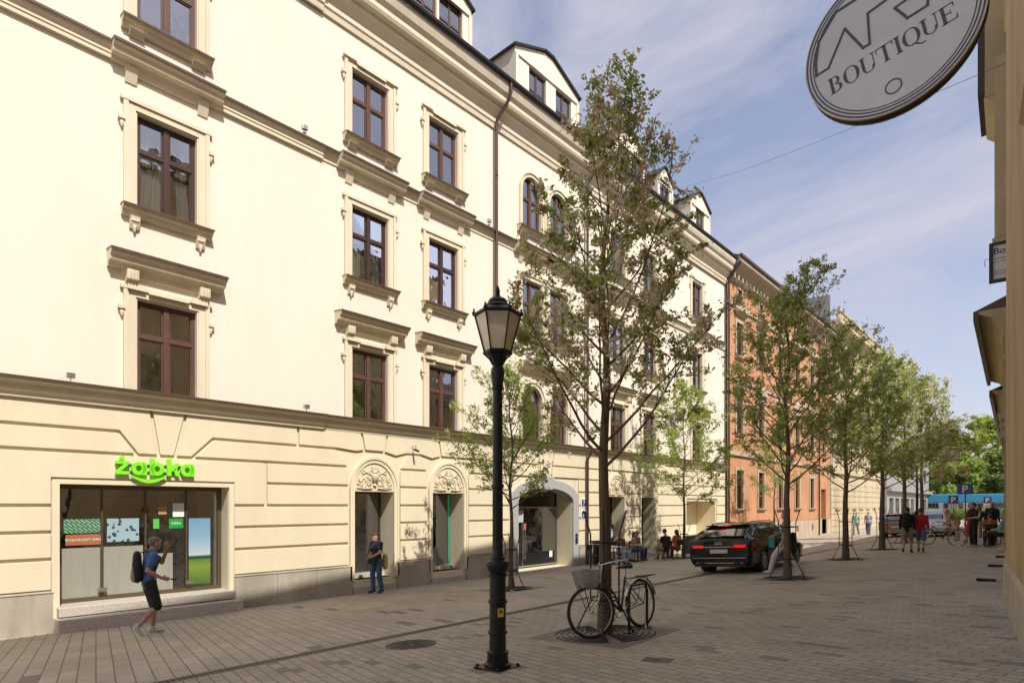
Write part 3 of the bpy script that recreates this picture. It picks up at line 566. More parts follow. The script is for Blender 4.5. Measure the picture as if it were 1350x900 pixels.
# gate
mb=MB(); n=20
def arcpts(w,zs,r): return [(17.83+w*math.cos(PI-PI*i/n),zs+r*math.sin(PI*i/n)) for i in range(n+1)]
o_=[(15.78,ZB-.1)]+[(15.78,1.75)]+arcpts(2.05,1.75,.78)[1:-1]+[(19.88,1.75),(19.88,ZB-.1)]
i_=[(16.15,ZB-.1)]+[(16.15,1.62)]+arcpts(1.68,1.62,.55)[1:-1]+[(19.51,1.62),(19.51,ZB-.1)]
for i in range(len(o_)-1): mb.pan([o_[i],o_[i+1],i_[i+1],i_[i]],-.1,.09)
mb.pan([(17.55,2.12),(18.1,2.12),(18.2,2.62),(17.45,2.62)],.0,.14)
gs=cbp(mb,'gate_surround',M['greystone'],.01)
mb=MB()
ii=arcpts(1.68,1.62,.55)
for i in range(n): mb.pan([ii[i],ii[i+1],(ii[i+1][0],2.3),(ii[i][0],2.3)],-.5,-.11)
cbp(mb,'gate_vault',M['plinth'])
gd=glassdoor(17.83,3.3,-.9,1.45,-.75,.05,'steel',(-.55,))
mb=MB(); mb.box(-4,-.8,16.1,19.6,-1.0,-.92); mb.box(-4.2,-4,16.1,19.6,-1,2.3); mb.box(-4,-.8,16.05,16.15,-1,2.3); mb.box(-4,-.8,19.5,19.6,-1,2.3); cbp(mb,'passage',mat('passage wall',(.48,.50,.40),.8,var=.2))
pl=poster('white_panel',16.4,17.3,.85,1.32,-.7,mat('pale grey panel',(.5,.55,.58),.4),gd); text('BIURO KREDYT 22',.09,M['dark'],pl,(-.69,16.85,1.1),FACE,ext=.001)
poster('red_notice',17.3,17.45,.55,.8,-.69,mat('red notice',(.5,.15,.08),.6),gd); poster('white_notice',18.9,19.1,-.6,-.35,-.69,M['white'],gd)
b=MB(); b.tube([(-.66,17.25,-.6),(-.66,17.25,.6)],.02,8); b.tube([(-.66,17.36,-.6),(-.66,17.36,.6)],.02,8); b.build('handle',M['steel'],gd)
b=MB(); b.box(-.74,-.72,16.3,19.3,-.85,-.35); b.build('kick_plate',M['black'],gd)
# wall fittings: number plates, lamps, intercom
for z,tx,lab in ((1.62,'7','white and navy number plate reading 7, upper one beside the gate'),(1.12,'A','white and navy plate reading A, lower one beside the gate')):
    t=thing('number_plate',lab,'plate',(XF+.062,20.25,z)); b=MB(); b.box(0,.015,-.2,.2,-.19,.19); b.build('plate',M['white'],t,bevel=.004)
    b=MB(); b.box(.0151,.02,-.15,.15,-.15,.13); b.build('field',M['navy'],t); text(tx,.27,M['white'],t,(.021,0,-.1),FACE,ext=.002,off=.004)
t=thing('intercom','small dark intercom panel on the grey gate jamb','intercom',(XF-.01,19.7,.1)); b=MB(); b.box(.1,.13,-.07,.07,-.15,.25); b.build('panel',M['black'],t,bevel=.004); b=MB(); b.box(.131,.136,-.04,.04,.05,.18); [b.box(.131,.138,-.03,.03,-.1+q*.04,-.08+q*.04) for q in range(3)]; b.build('buttons',M['steel'],t)
def flood(Y,z,lab):
    t=thing('floodlight',lab,'floodlight',(XF+.2,Y,z),group='small floodlights on the cornices'); b=MB(); b.tube([(0,0,0),(0,0,.09)],.012,6); b.box(-.03,.03,-.05,.05,.0,.01); b.build('bracket',M['steel'],t); b=MB(); b.box(-.05,.05,-.07,.07,.08,.19); b.build('housing',M['steel'],t,bevel=.008)
flood(2.75,3.93,'small floodlight on the belt course left of the first-floor window'); flood(7.75,3.93,'small floodlight on the belt course right of the shop'); flood(7.7,11.14,'small floodlight on the string course between windows'); flood(14.5,11.14,'small floodlight on the string course beside the downpipe')
t=thing('wall_camera','small camera bracket on the render above the two arched doors','camera',(XF+.05,11.3,3.1)); b=MB(); b.tube([(0,0,.2),(.18,0,.2),(.2,0,.1)],.015,6); b.build('arm',M['steel'],t); b=MB(); b.capsule((.12,0,.1),(.3,0,.04),.035,.035); b.build('body',M['blackm'],t)
# garage niche door, chequered shutter, slats
mb=MB(); mb.box(-1.2,-1.15,29.8,33.44,-.95,1.75); 
g_=cbp(mb,'garage_door',mat('cream door paint',(.72,.66,.5),.6))
mb=MB(); [mb.box(-.62,-.6,25.05,25.3,-.5+q*.16,-.42+q*.16) for q in range(13)]; mb.build('slats',M['white'],g_)
for b_,lab in ((33.0,'wall lantern by the cream garage niche'),): pass
# ================================================================ BRICK BUILDING  (Y 34.95..57.6)
def root_b(name,label,y0,y1): 
    r_=thing(name,label,'building',(XF,(y0+y1)/2,ZB)); r_['_o']=0; del r_['_o']; return r_
def part_w(b,name,m,root,bevel=0):
    o=b.build(name,m,root,False,bevel); o.location=-Vector(root.location); o.location.x+=XF; return o
def simple_window(b,pb,w,h,c,z,x=-.12,bars=1,transom=.62,fr=.07):
    """frame into b, pane into pb in building coordinates"""
    a=w/2; b.box(x-.05,x+.02,c-a,c-a+fr,z,z+h); b.box(x-.05,x+.02,c+a-fr,c+a,z,z+h); b.box(x-.05,x+.02,c-a+fr,c+a-fr,z,z+fr); b.box(x-.05,x+.02,c-a+fr,c+a-fr,z+h-fr,z+h)
    b.box(x-.04,x+.035,c-.035,c+.035,z+fr,z+h-fr); zt=z+h*transom; b.box(x-.04,x+.025,c-a+fr,c-.036,zt-.03,zt+.03); b.box(x-.04,x+.025,c+.036,c+a-fr,zt-.03,zt+.03)
    pb.add([(x-.02,c-a+.03,z+.03),(x-.02,c+a-.03,z+.03),(x-.02,c+a-.03,z+h-.03),(x-.02,c-a+.03,z+h-.03)],[(0,1,2,3)])
def add_window(root,w,h,c,z,off,wood,curt=False,trim=None,style=0,tm='sand',**k):
    b=MB();pb=MB(); simple_window(b,pb,w,h,0,0,**k); wi=b.build('window',M[wood],root); wi.location=(0,c-off,z-root.location.z); pb.build('pane',M['glass'],wi)
    a=w/2
    if style:
        b=MB()
        for s_ in (-1,1): ya,yb=sorted((s_*(a+.01),s_*(a+.2))); b.box(0.001,.06,ya,yb,0,h+.0)
        b.box(.001,.062,-a-.2,a+.2,h+.005,h+.2)
        if style==2: b.prof([(.001,h+.45),(.12,h+.45),(.3,h+.6),(.32,h+.68),(.001,h+.72)],-a-.4,a+.4)
        if style==3:
            b.pan([(-a-.4,h+.4),(a+.4,h+.4),(a+.4,h+.5),(0,h+.95),(-a-.4,h+.5)],.001,.22)
        b.build('surround',M[tm],wi)
    b=MB(); b.prof([(.001,-.16),(.1,-.16),(.2,-.06),(.2,-.01),(.001,0)],-a-.25,a+.25); b.build('sill',M[tm],wi)
    return wi
bb=root_b('brick_building','orange brick townhouse with sandstone trim between the two cream facades',34.95,57.6)
mb=MB(); hs=[]; cols=[37.05,40.75,44.6,48.4,52.2,55.6]
for c in cols:
    hs+=[(c-.5,c+.5,1.3,3.7,.22),(c-.5,c+.5,6.0,8.4,.22),(c-.5,c+.5,10.8,12.9,.22),(c-.28,c+.28,14.35,15.0,.15)]
hs[-4]=(54.9,56.3,-.9,2.9,.5)
wallgrid(mb,34.95,57.6,.35,15.6,hs,0,.22,11.); part_w(mb,'wall',M['brick'],bb)
mb=MB(); wallgrid(mb,34.95,57.6,ZB-.2,.345,[(c-.22,c+.22,-.5,-.05,.15) for c in cols[1:5]]+[(54.9,56.3,-.9,.345,.5)],.06,.2,11.); part_w(mb,'plinth',M['sand'],bb)
mb=MB(); 
for d_,z0_,z1_ in ((.12,13.75,14.0),(.1,9.2,9.35),(.14,4.6,4.8)): m2=MB(); m2.box(.001,d_,34.97,57.58,z0_,z1_); part_w(m2,'string_course',M['sand'],bb)
mb.prof([(.001,15.2),(.1,15.2),(.15,15.5),(.35,15.7),(.45,15.8),(.75,15.95),(.85,16.05),(.85,16.3),(.001,16.35)],34.97,57.6)
q=35.3
while q<57.4: mb.box(.1,.4,q,q+.16,15.22,15.55); q+=.62
part_w(mb,'cornice',M['sand'],bb)
mb=MB(); mb.add([(.95,34.96,16.32),(.95,57.6,16.32),(-6,57.6,19.),(-6,34.96,19.),(-11,34.96,16),(-11,57.6,16)],[(0,1,2,3),(3,2,5,4),(0,3,4),(1,5,2)]); mb.box(.85,.97,34.96,57.6,16.28,16.42); part_w(mb,'roof',M['tin'],bb)
for c in cols:
    if c!=cols[-1]: add_window(bb,1.0,2.4,c,1.3,46.275,'wooddark',style=1)
    add_window(bb,1.0,2.4,c,6.0,46.275,'wooddark',style=3); add_window(bb,1.0,2.1,c,10.8,46.275,'wooddark',style=2); add_window(bb,.56,.65,c,14.35,46.275,'wooddark',style=1,fr=.05)
mb=MB(); mb.box(-.4,-.35,54.9,56.3,-.9,2.9); mb.box(-.35,-.32,55.58,55.62,-.9,2.2); mb.box(-.35,-.3,54.9,56.3,2.15,2.25); part_w(mb,'door',M['wooddark'],bb)
for c in (35.15,53.9):
    mb=MB(); mb.tube([(.8,c,16.2),(.8,c,15.9),(.15,c,15.2),(.12,c,14.8),(.12,c,ZB)],.06,8); part_w(mb,'downpipe',M['pipe'],bb)
# ================================================================ YELLOW OLD BUILDING
yb=root_b('yellow_building','tall yellowish old tenement with a grey blank gable rising above the brick house',57.8,80)
cols=[59.9,62.9,65.9,68.9,71.9,74.9,77.9]; hs=[]
for c in cols: hs+=[(c-.55,c+.55,1.2,3.4,.25),(c-.55,c+.55,5.6,8.,.25),(c-.55,c+.55,9.6,12.,.25),(c-.55,c+.55,13.4,15.4,.25)]
mb=MB(); wallgrid(mb,57.8,80,ZB-.2,17.6,hs,0,.25,.02,True); part_w(mb,'wall',M['yellow'],yb)
mb=MB(); mb.add([(-.03,57.8,ZB),(-.03,57.8,20.2),(-12,57.8,20.8),(-12,57.8,ZB)],[(0,1,2,3)]); part_w(mb,'gable',M['greyrender'],yb)
mb=MB(); mb.prof([(.001,16.9),(.2,17.),(.3,17.3),(.7,17.5),(.8,17.6),(.8,17.9),(.001,17.95)],57.8,80); mb.box(.001,.2,57.8,80,4.4,4.7)
for z in (-.9+k*.55 for k in range(9)): mb.box(.001,.04,57.85,79.9,z,z+.48)
q=58.0
while q<79.8: mb.box(.001,.12,q,q+.4,4.7,16.9); q+=3
q=58.2
while q<79.8: mb.lathe([(.08,18),(.12,18.3),(.07,18.8)],(.5,q,0),8); q+=.6
mb.box(.38,.62,58.2,79.8,18.8,18.95); part_w(mb,'cornice',M['yellow'],yb)
mb=MB(); mb.add([(-.03,57.8,17.95),(-.03,80,17.95),(-6,80,20.9),(-6,57.8,20.9),(-12,57.8,20.8),(-12,80,18.8)],[(0,1,2,3),(3,2,5,4)]); part_w(mb,'roof',M['tin'],yb)
for c in cols:
    for z,h,st in ((1.2,2.2,1),(5.6,2.4,2),(9.6,2.4,3),(13.4,2.0,1)): add_window(yb,1.1,h,c,z,68.9,'wooddark',style=st,tm='yellow')
# ================================================================ LOW GREY BUILDING
gb=root_b('grey_modern_building','low grey modern block with shop openings at the far end of the street',80.2,112)
mb=MB(); cols=[83+3.6*k for k in range(8)]; hs=[(c-1.2,c+1.2,-.6,2.4,.6) for c in cols]+[(c-1.2,c+1.2,5.,6.8,.3) for c in cols]
wallgrid(mb,80.2,112,ZB-.2,9.6,hs,.3,.3,12.); mb.box(.3,.8,80.2,112,3.2,3.6); mb.box(-12,.6,80.2,112,9.6,9.9); part_w(mb,'wall',M['concrete'],gb)
for c in cols:
    add_window(gb,2.4,3.,c,-.6,96.1,'black',x=-.2); add_window(gb,2.4,1.8,c,5.,96.1,'black',x=.1,tm='concrete')

# ================================================================ RIGHT-HAND ROW (local +X faces the street, rotated)
def rrow(name,label,ys,ye,x0,slope,h,m,eave,floors,tm='beige2',roofm='tin',gf=3.6,wsp=2.9,w=1.1,skipwin=False,hwin=1.9,st=1,w0=0.):
    # line X=x0-slope*(Y-ys); local frame: origin at (x at ye, ye), local +Y runs towards the camera
    ang=math.atan(slope); L=(ye-ys)/math.cos(ang); xe=x0-slope*(ye-ys)
    r_=thing(name,label,'building',(xe,ye,gz(xe)-.05),PI+ang)
    cols=[]; n=int((L-w0-1.2)/wsp); off=w0+(L-w0-n*wsp)/2+wsp/2
    cols=[off+i*wsp for i in range(n)]; hs=[]
    fh=(h-gf-1.2)/max(1,floors)
    for c in cols:
        for f in range(floors): z=gf+.9+f*fh; hs.append((c-w/2,c+w/2,z,z+min(hwin,fh-1.2),.2))
        if not skipwin: hs.append((c-w*.65,c+w*.65,.5 if len(cols)%2 else .15,2.8,.3))
    b=MB(); wallgrid(b,0,L,0,h,hs,0,.2,11.); b.build('wall',m,r_)
    b=MB(); b.prof([(.001,h-.9),(.05,h-.9),(.1,h-.5),(eave*.5,h-.25),(eave,h-.1),(eave,h),(.001,h)],0,L); b.box(.001,.04 if w0 else .1,w0,L,gf-.1,gf+.15); b.build('cornice',M[tm],r_)
    b=MB(); e=eave+.1; b.add([(e,0,h+.01),(e,L,h+.01),(-5,L,h+2.6),(-5,0,h+2.6),(-11,0,h),(-11,L,h)],[(0,1,2,3),(3,2,5,4),(0,3,4),(1,5,2)]); b.box(eave,e+.04,0,L,h-.3,h+.01); b.build('roof',M[roofm],r_)
    for hh in hs:
        wi_=add_window(r_,hh[1]-hh[0],hh[3]-hh[2],(hh[0]+hh[1])/2,hh[2]+r_.location.z,0,'wooddark',style=st if hh[2]>gf else 0,tm=tm)
    return r_
r1=rrow('corner_building','weathered beige building whose bare wall fills the right edge of the picture',-7,12.6,1.09,.0839,16.6,M['beige'],.3,3,skipwin=True,wsp=3.1,w0=4.8)
r2=rrow('beige_building','tall beige tenement hidden behind the nearest right-hand wall',12.7,24.3,-.42,.037,15.7,M['beige2'],.3,3,wsp=2.9,st=1)
r3=rrow('eaves_building','low tan house with broad brown eaves on the right side of the street',24.4,38,-1.12,.037,7.95,M['beige2'],.64,1,tm='beige2',gf=3.9)
r4=rrow('far_row_building','distant beige house beyond the brown eaves on the right side',38.2,66,-1.7,.037,7.5,M['sand'],.5,1)
# bay with dark shutter on r2
b=MB(); b.box(.001,.60,3.0,5.2,11.9,15.65); b.prof([(.001,11.6),(.3,11.6),(.62,11.89),(.001,11.89)],3.0,5.2); b.build('bay',M['beige2'],r2)
b=MB(); b.box(.605,.74,3.0,5.2,12.0,15.6); b.build('shutter',M['wooddark'],r2)
b=MB(); b.box(.001,.36,5.6,7.8,7.4,11.3); b.prof([(.001,7.2),(.2,7.2),(.4,7.39),(.001,7.39)],5.6,7.8); b.build('bay',M['beige2'],r2)
# plinth bulge at foot of the near wall
b=MB(); b.prof([(.001,0),(.05,0),(.035,.62),(.001,.68)],0.02,12); b.build('plinth',M['plinth'],r1)
# rectangular hanging sign
t=thing('hanging_sign','small framed rectangular sign projecting high on the right wall','sign',(-.68,14.5,5.73),R(4))
b=MB(); b.box(-.21,-.15,-.04,.04,0,.75); b.box(.15,.19,-.04,.04,0,.75); b.box(-.15,.15,-.04,.04,0,.05); b.box(-.15,.15,-.04,.04,.70,.75); b.build('frame',M['gutter'],t)
b=MB(); b.box(-.15,.15,-.015,.015,.05,.70); p_=b.build('board',mat('sign board white',(.62,.64,.66),.4),t)
text('Boż',.17,M['dark'],p_,(-.01,-.018,.53),(R(90),0,0),ext=.002)
b=MB(); [b.box(-.14,.14,-.019,-.0155,z,z+.008) for z in (.15,.2,.38,.44)]; b.build('rule_lines',M['dark'],p_)
b=MB(); b.box(.19,.30,-.02,.02,.1,.13); b.box(.19,.30,-.02,.02,.6,.63); b.tube([(-.21,0,.47),(-.27,0,.47),(-.28,0,.38),(-.26,0,.34)],.005,5); b.build('bracket',M['black'],t)

# ================================================================ ROUND BOUTIQUE SIGN
SY=3.0; RS=.338; t=thing('boutique_sign','oval grey metal sign reading BOUTIQUE hanging close overhead at top right','sign',(-.523,SY,3.543),rot=(0,-R(12),0))
sm_=mat('grey sign face',(.70,.71,.73),.35,metal=.1,var=.1,vscale=5); sd=mat('dark grey sign print',(.085,.09,.095),.4)
b=MB(); b.prism([(RS*math.cos(2*PI*i/72),RS*math.sin(2*PI*i/72)) for i in range(72)],lambda p,h:(p[0],h,p[1]),0,.012); b.build('face',sm_,t)
b=MB(); b.prism([((RS-.004)*math.cos(2*PI*i/72),(RS-.004)*math.sin(2*PI*i/72)) for i in range(72)],lambda p,h:(p[0],h,p[1]),.012,.05); b.build('rim',M['black'],t)
b=MB(); b.prism([(RS*math.cos(2*PI*i/72),RS*math.sin(2*PI*i/72)) for i in range(72)],lambda p,h:(p[0],h,p[1]),.05,.062); b.build('back',mat('worn bronze back',(.16,.10,.07),.4,metal=.5,var=.3),t)
b=MB()
def ringband(b,cx,cz,r0,r1,n=72,a0=0,a1=2*PI,ex=1.,y0=-.0015,y1=-.0002):
    for i in range(n):
        u,v=a0+(a1-a0)*i/n,a0+(a1-a0)*(i+1)/n
        b.prism([(cx+r0*math.cos(u)*ex,cz+r0*math.sin(u)),(cx+r1*math.cos(u)*ex,cz+r1*math.sin(u)),(cx+r1*math.cos(v)*ex,cz+r1*math.sin(v)),(cx+r0*math.cos(v)*ex,cz+r0*math.sin(v))],lambda p,h:(p[0],h,p[1]),y0,y1)
for q0,q1 in ((.965,.985),(.925,.942),(.89,.903)): b2=MB(); ringband(b2,0,0,RS*q0,RS*q1); b2.build('ring_line',sd,t)
ringband(b,-.032,-.232,.027,.0325,28)
b.build('ring_line',sd,t)
# serif letters made of stems and bowls; unit height 1
def SX(b,T):
    def q(p): b.prism([T(*a) for a in p],lambda p,h:(p[0],h,p[1]),-.0015,-.0002)
    return q
def stem(q,x,w=.16,z0=0,z1=1,ser=.07): q([(x,z0),(x+w,z0),(x+w,z1),(x,z1)]); q([(x-ser,z0),(x+w+ser,z0),(x+w+ser,z0+.045),(x-ser,z0+.045)]); q([(x-ser,z1-.045),(x+w+ser,z1-.045),(x+w+ser,z1),(x-ser,z1)])
def bowl(q,cx,cz,rx,rz,th,tn,a0,a1,n=20):
    for i in range(n):
        u,v=a0+(a1-a0)*i/n,a0+(a1-a0)*(i+1)/n
        def pt(a,o): k=tn+(th-tn)*abs(math.cos(a)); return (cx+(rx-(0 if o else k))*math.cos(a),cz+(rz-(0 if o else tn))*math.sin(a))
        q([pt(u,1),pt(v,1),pt(v,0),pt(u,0)])
def L_B(q): stem(q,.07); bowl(q,.3,.74,.3,.26,.15,.045,-PI/2,PI/2); bowl(q,.3,.27,.36,.27,.16,.045,-PI/2,PI/2); return .76
def L_O(q): bowl(q,.44,.5,.42,.52,.17,.04,0,2*PI,32); return .92
def L_U(q):
    q([(.07,.3),(.22,.3),(.22,1),(.07,1)]); q([(0,.955),(.3,.955),(.3,1),(0,1)]); q([(.66,.3),(.71,.3),(.71,1),(.66,1)]); q([(.57,.955),(.8,.955),(.8,1),(.57,1)]); bowl(q,.39,.32,.32,.34,.13,.045,PI,2*PI); return .86
def L_T(q): stem(q,.34); q([(0,.95),(.84,.95),(.84,1),(0,1)]); q([(0,.72),(.03,.72),(.06,.95),(0,.95)]); q([(.81,.72),(.84,.72),(.84,.95),(.78,.95)]); return .88
def L_I(q): stem(q,.08); return .36
def L_Q(q): w=L_O(q); q([(.4,.06),(.52,-.02),(.8,-.24),(1.,-.2),(.98,-.16),(.8,-.17),(.56,.06)]); return w
def L_E(q): stem(q,.07); q([(.2,0),(.7,0),(.72,.28),(.69,.28),(.62,.05),(.2,.05)]); q([(.2,.95),(.6,.95),(.63,.75),(.66,.75),(.67,1),(.2,1)]); q([(.2,.48),(.45,.48),(.45,.53),(.2,.53)]); q([(.45,.38),(.48,.38),(.48,.63),(.45,.63)]); return .74
b=MB(); sz=.0765; tot=sum([.76,.92,.86,.88,.36,.92,.86,.74]); x=-tot*sz/2-.014; zb_=-.108
for fn in (L_B,L_O,L_U,L_T,L_I,L_Q,L_U,L_E):
    q=SX(b,lambda a,c,x=x:(x+a*sz,zb_+c*sz)); x+=fn(q)*sz
b.build('lettering',sd,t)
# outlined monogram (zig-zag strokes)
b=MB()
def stroke(pts,w=.005,close=False):
    n=len(pts)
    for i in range(n-(0 if close else 1)):
        p,q=Vector(pts[i]),Vector(pts[(i+1)%n]); d=(q-p).normalized(); nn_=Vector((-d.y,d.x))*w; p=p-d*w; q=q+d*w
        b.prism([tuple(p+nn_),tuple(q+nn_),tuple(q-nn_),tuple(p-nn_)],lambda p,h:(p[0],h,p[1]),-.0015-.0002*i,-.0002)
stroke([(-.292,.022),(-.239,.022),(-.144,.150),(-.098,.012),(-.072,.012),(-.051,.149),(.032,.155),(.032,.24),(-.16,.25),(-.25,.17),(-.283,.08)],close=True)
stroke([(.12,.10),(.042,.095),(.073,.018),(.145,.017),(.156,.057),(.16,.2),(.1,.24)])
b.build('monogram',sd,t)
b=MB(); b.tube([(.25,.03,.10),(.80,.03,.075)],.022,6); b.tube([(.29,.03,-.06),(.80,.03,-.11)],.012,6); b.build('bracket',M['tin'],t)
# cable over the street
t=MB(); pts=[]; A=Vector((XF+.7,24.7,16.0)); B=Vector((-.52,11.5,8.1))
for i in range(25):
    u=i/24; p=A.lerp(B,u); p.z-=.3*math.sin(PI*u); pts.append(p)
t.tube(pts,.0045,5); tag(t.build('overhead_cable',M['black']),'thin dark cable strung across the sky above the street','cable')
# ================================================================ TREES
def tree(name,label,X,Y,h,cb,rad,seed,nb=34,leaf=9000,tr=.1,ls=.05,mix=(0,1,2,3),wts=(4,2,3,3),group='street trees',up=1.,rise=48,cat='tree',taper=1.,fill=1.,zoff=0):
    rnd=random.Random(seed); t=thing(name,label,cat,(X,Y,gz(X)+zoff),group=group)
    wd=MB(); path=[];n=14
    for i in range(n+1): z=h*.98*i/n; path.append(Vector((.05*math.sin(i*1.3+seed)*i/n,.05*math.cos(i*1.1+seed)*i/n,z)))
    wd.tube([path[0]+Vector((0,0,-.1))]+path,[tr*1.25]+[tr*(1.12 if i==0 else 1)*(1-.93*(i/n)**.8)+.006 for i in range(n+1)],10)
    def at(z): q=min(n-.001,max(0,z/(h*.98)*n)); i=int(q); return path[i].lerp(path[i+1],q-i)
    tw=[] # leaf anchor points (pos,dir,weight)
    for i in range(nb):
        f=((i+.5)/nb)**1.12; z=cb+(h*.97-cb)*f; L=rad*((1-f)**.9*1.2*(.8+.2*min(1,f*4))+.11)*rnd.uniform(.8,1.2)*taper
        az=i*2.399+rnd.uniform(-.4,.4); el=R(rise+rnd.uniform(-9,9)-22*(1-f)+20*f)
        p=at(z); d=Vector((math.cos(az)*math.cos(el),math.sin(az)*math.cos(el),math.sin(el))); L=L/max(.35,math.cos(el))
        pts=[p.copy()];m=7
        for k in range(m): d=(d+Vector((rnd.uniform(-.14,.14),rnd.uniform(-.14,.14),rnd.uniform(-.02,.14)*up))).normalized(); p=p+d*(L/m); pts.append(p.copy())
        r0=max(.006,tr*.17*(1-f)+.006); wd.tube(pts,[r0*(1-.85*k/m)+.002 for k in range(m+1)],5,False)
        ns=max(2,int(8.5*L/rad*fill))
        for s_ in range(ns):
            u=.30+.70*(s_+rnd.random()*.6)/ns; q=min(m-.01,u*m); k=int(q); p0=pts[k].lerp(pts[k+1],q-k); dd=(pts[k+1]-pts[k]).normalized()
            side=Vector((rnd.gauss(0,1),rnd.gauss(0,1),rnd.gauss(0,.7))); side=(side-dd*side.dot(dd)).normalized(); e=(dd*rnd.uniform(.3,1.)+side*rnd.uniform(.5,1)+Vector((0,0,.25))).normalized()
            l2=L*rnd.uniform(.16,.36)*(1.15-.6*u)+.08; q1=p0+e*l2*.5+Vector((0,0,.01)); q2=p0+e*l2+Vector((rnd.uniform(-.03,.03),rnd.uniform(-.03,.03),.02)); wd.tube([p0,q1,q2],[.006,.004,.002],3,False)
            for w_ in (.35,.6,.8,1.,1.05): 
                tw.append((p0.lerp(q2,w_),e))
        tw.append((pts[-1],d)); tw.append((pts[-2],d))
    wd.build('trunk',M['bark'],t)
    # leaves in small clumps
    nl=max(1,leaf//len(tw)); P=[];
    V=[];F=[];MI=[]
    for (p,e) in tw:
        if rnd.random()<.22: continue
        kind=rnd.choices(mix,wts)[0]; cr=rnd.uniform(.03,.075)*(ls/.04)**.8; c_=p
        for k in range(int(nl*rnd.uniform(.4,2.3))+1):
            o=c_+Vector((rnd.gauss(0,cr),rnd.gauss(0,cr),rnd.gauss(0,cr*.8)))
            a=(e*rnd.uniform(-.2,1)+Vector((rnd.gauss(0,.8),rnd.gauss(0,.8),rnd.gauss(-.1,.7)))).normalized(); b_=a.cross(Vector((rnd.gauss(0,1),rnd.gauss(0,1),rnd.gauss(0,1)))).normalized(); c3=a.cross(b_)
            s_=ls*rnd.uniform(.6,1.35); wv=s_*rnd.uniform(.34,.5); i0=len(V)
            V+= [o-a*s_,o+b_*wv+c3*wv*.35,o+a*s_,o-b_*wv+c3*wv*.35]; F+=[(i0,i0+1,i0+2),(i0,i0+2,i0+3)]
            mi=kind if rnd.random()<.75 else rnd.choices(mix,wts)[0]; MI+=[mi,mi]
    me=bpy.data.meshes.new('crown'); me.from_pydata([tuple(v) for v in V],[],F)
    for k in ('lg1','lg2','lb','lw','ly','ld'): me.materials.append(M[k])
    me.polygons.foreach_set('material_index',MI); me.update(); o=bpy.data.objects.new('crown',me); COL.objects.link(o); o.parent=t
    return t
TR=[('big_tree','tallest nearest street tree with bronze and faded blossom behind the bicycle',-4.69,7.09,7.2,2.3,1.62,11,32,21000,.1,.037,(0,1,2,3),(2.6,1.6,2.4,3.8)),
 ('street_tree','second street tree, green and bronze, with the person passing behind its trunk',-4.93,15.69,6.9,2.3,1.75,12,34,16000,.1,.045,(0,1,2,3),(4.5,3,1.2,1)),
 ('street_tree','third street tree down the row, before the yellow building',-5.26,22.83,7.1,2.25,1.85,13,34,14000,.11,.05,(0,1,2,3),(4,4,1.2,1)),
 ('street_tree','fourth street tree down the row, light green',-5.31,29.04,7.6,2.5,2.0,14,36,14000,.12,.06,(0,1,3,4),(3,4,2,2)),
 ('street_tree','fifth street tree with pale blossom, beside the couple walking away',-5.51,35.38,8.4,2.7,2.3,15,36,15000,.13,.07,(0,1,3,4),(2,3,4,2))]
for a in TR: tree(*a[:8],nb=a[8],leaf=a[9],tr=a[10],ls=a[11],mix=a[12],wts=a[13])
tree('street_tree','last pale street tree at the far end of the main row',-5.8,43,8.6,2.6,2.4,16,30,8000,.13,.08,(0,1,3),(2,2,4))
tree('young_tree','slender young tree with sparse bright leaves behind the lamp post',-10.65,11.63,5.7,2.1,1.5,21,34,9000,.065,.042,(0,1,2),(3,5,.6),rise=42,fill=.9)
tree('young_tree','slender bright green young tree beside the cafe guests',-12.04,24.5,7.4,2.3,2.1,22,34,11000,.07,.055,(0,1,4),(2,4,3),rise=42)
tree('young_tree','thin young tree in front of the brick house behind the dark car',-12.2,36.5,6.6,2.6,1.5,23,24,3000,.06,.06,(0,1),(2,3),rise=42)
# park beyond
far=[(-14,128,15,'big bright green park tree beyond the street end, left one',3,(1,4,0)),(-8,140,17,'yellow green budding park tree beyond the street end',4,(4,4,1)),(-2,122,11.5,'darker green park tree beyond the right end of the street',3,(0,1,5)),(-22,124,12,'dark green park tree behind the grey block',3,(0,1,5)),(3,138,16,'bare greyish tree crown beyond the street beside the right wall',3,(2,)),(-5,118,9.,'low fresh green tree behind the parking signs',2.5,(1,0,5)),(-11,119,9.5,'low bright green tree behind the blue tram',2.5,(1,1,0))]
for i,(x,y,h,lab,cb_,mx) in enumerate(far):
    tree('park_tree',lab,x,y,h,cb_*.7,h*.38,40+i,30,(900 if mx==(2,) else 12000),.28,.34,mx,[1]*len(mx),group='park trees',rise=38,up=.6,taper=1.1)
t=thing('round_shrub_tree','large dark budding park crown seen between the signs','tree',(-16,150,-1)) ; bpy.data.objects.remove(t)
t=thing('hedge','low dark clipped hedge in front of the blue tram','hedge',(-4,108,gz(-4))); b=MB(); b.tube([(-12,0,.3),(-11.8,0,.62),(14,0,.62),(14.2,0,.3)],[.3,.62,.62,.3],8,True,(0,0,1)); b.build('stems',M['ld'],t)
rnd=random.Random(9); V=[];F=[]
for i in range(9000):
    x=rnd.uniform(-12.2,14.2); a=rnd.uniform(0,2*PI); r_=rnd.uniform(.55,.78); c=Vector((x,r_*math.cos(a),.65+r_*math.sin(a))); u=Vector((rnd.gauss(0,1),rnd.gauss(0,1),rnd.gauss(0,1))).normalized()*.07; v=u.orthogonal().normalized()*.05; i0=len(V); V+=[c-u,c+v,c+u,c-v]; F.append((i0,i0+1,i0+2,i0+3))
b=MB(); b.add(V,F); b.build('foliage',M['lg1'],t)
rnd=random.Random(77); V=[];F=[]
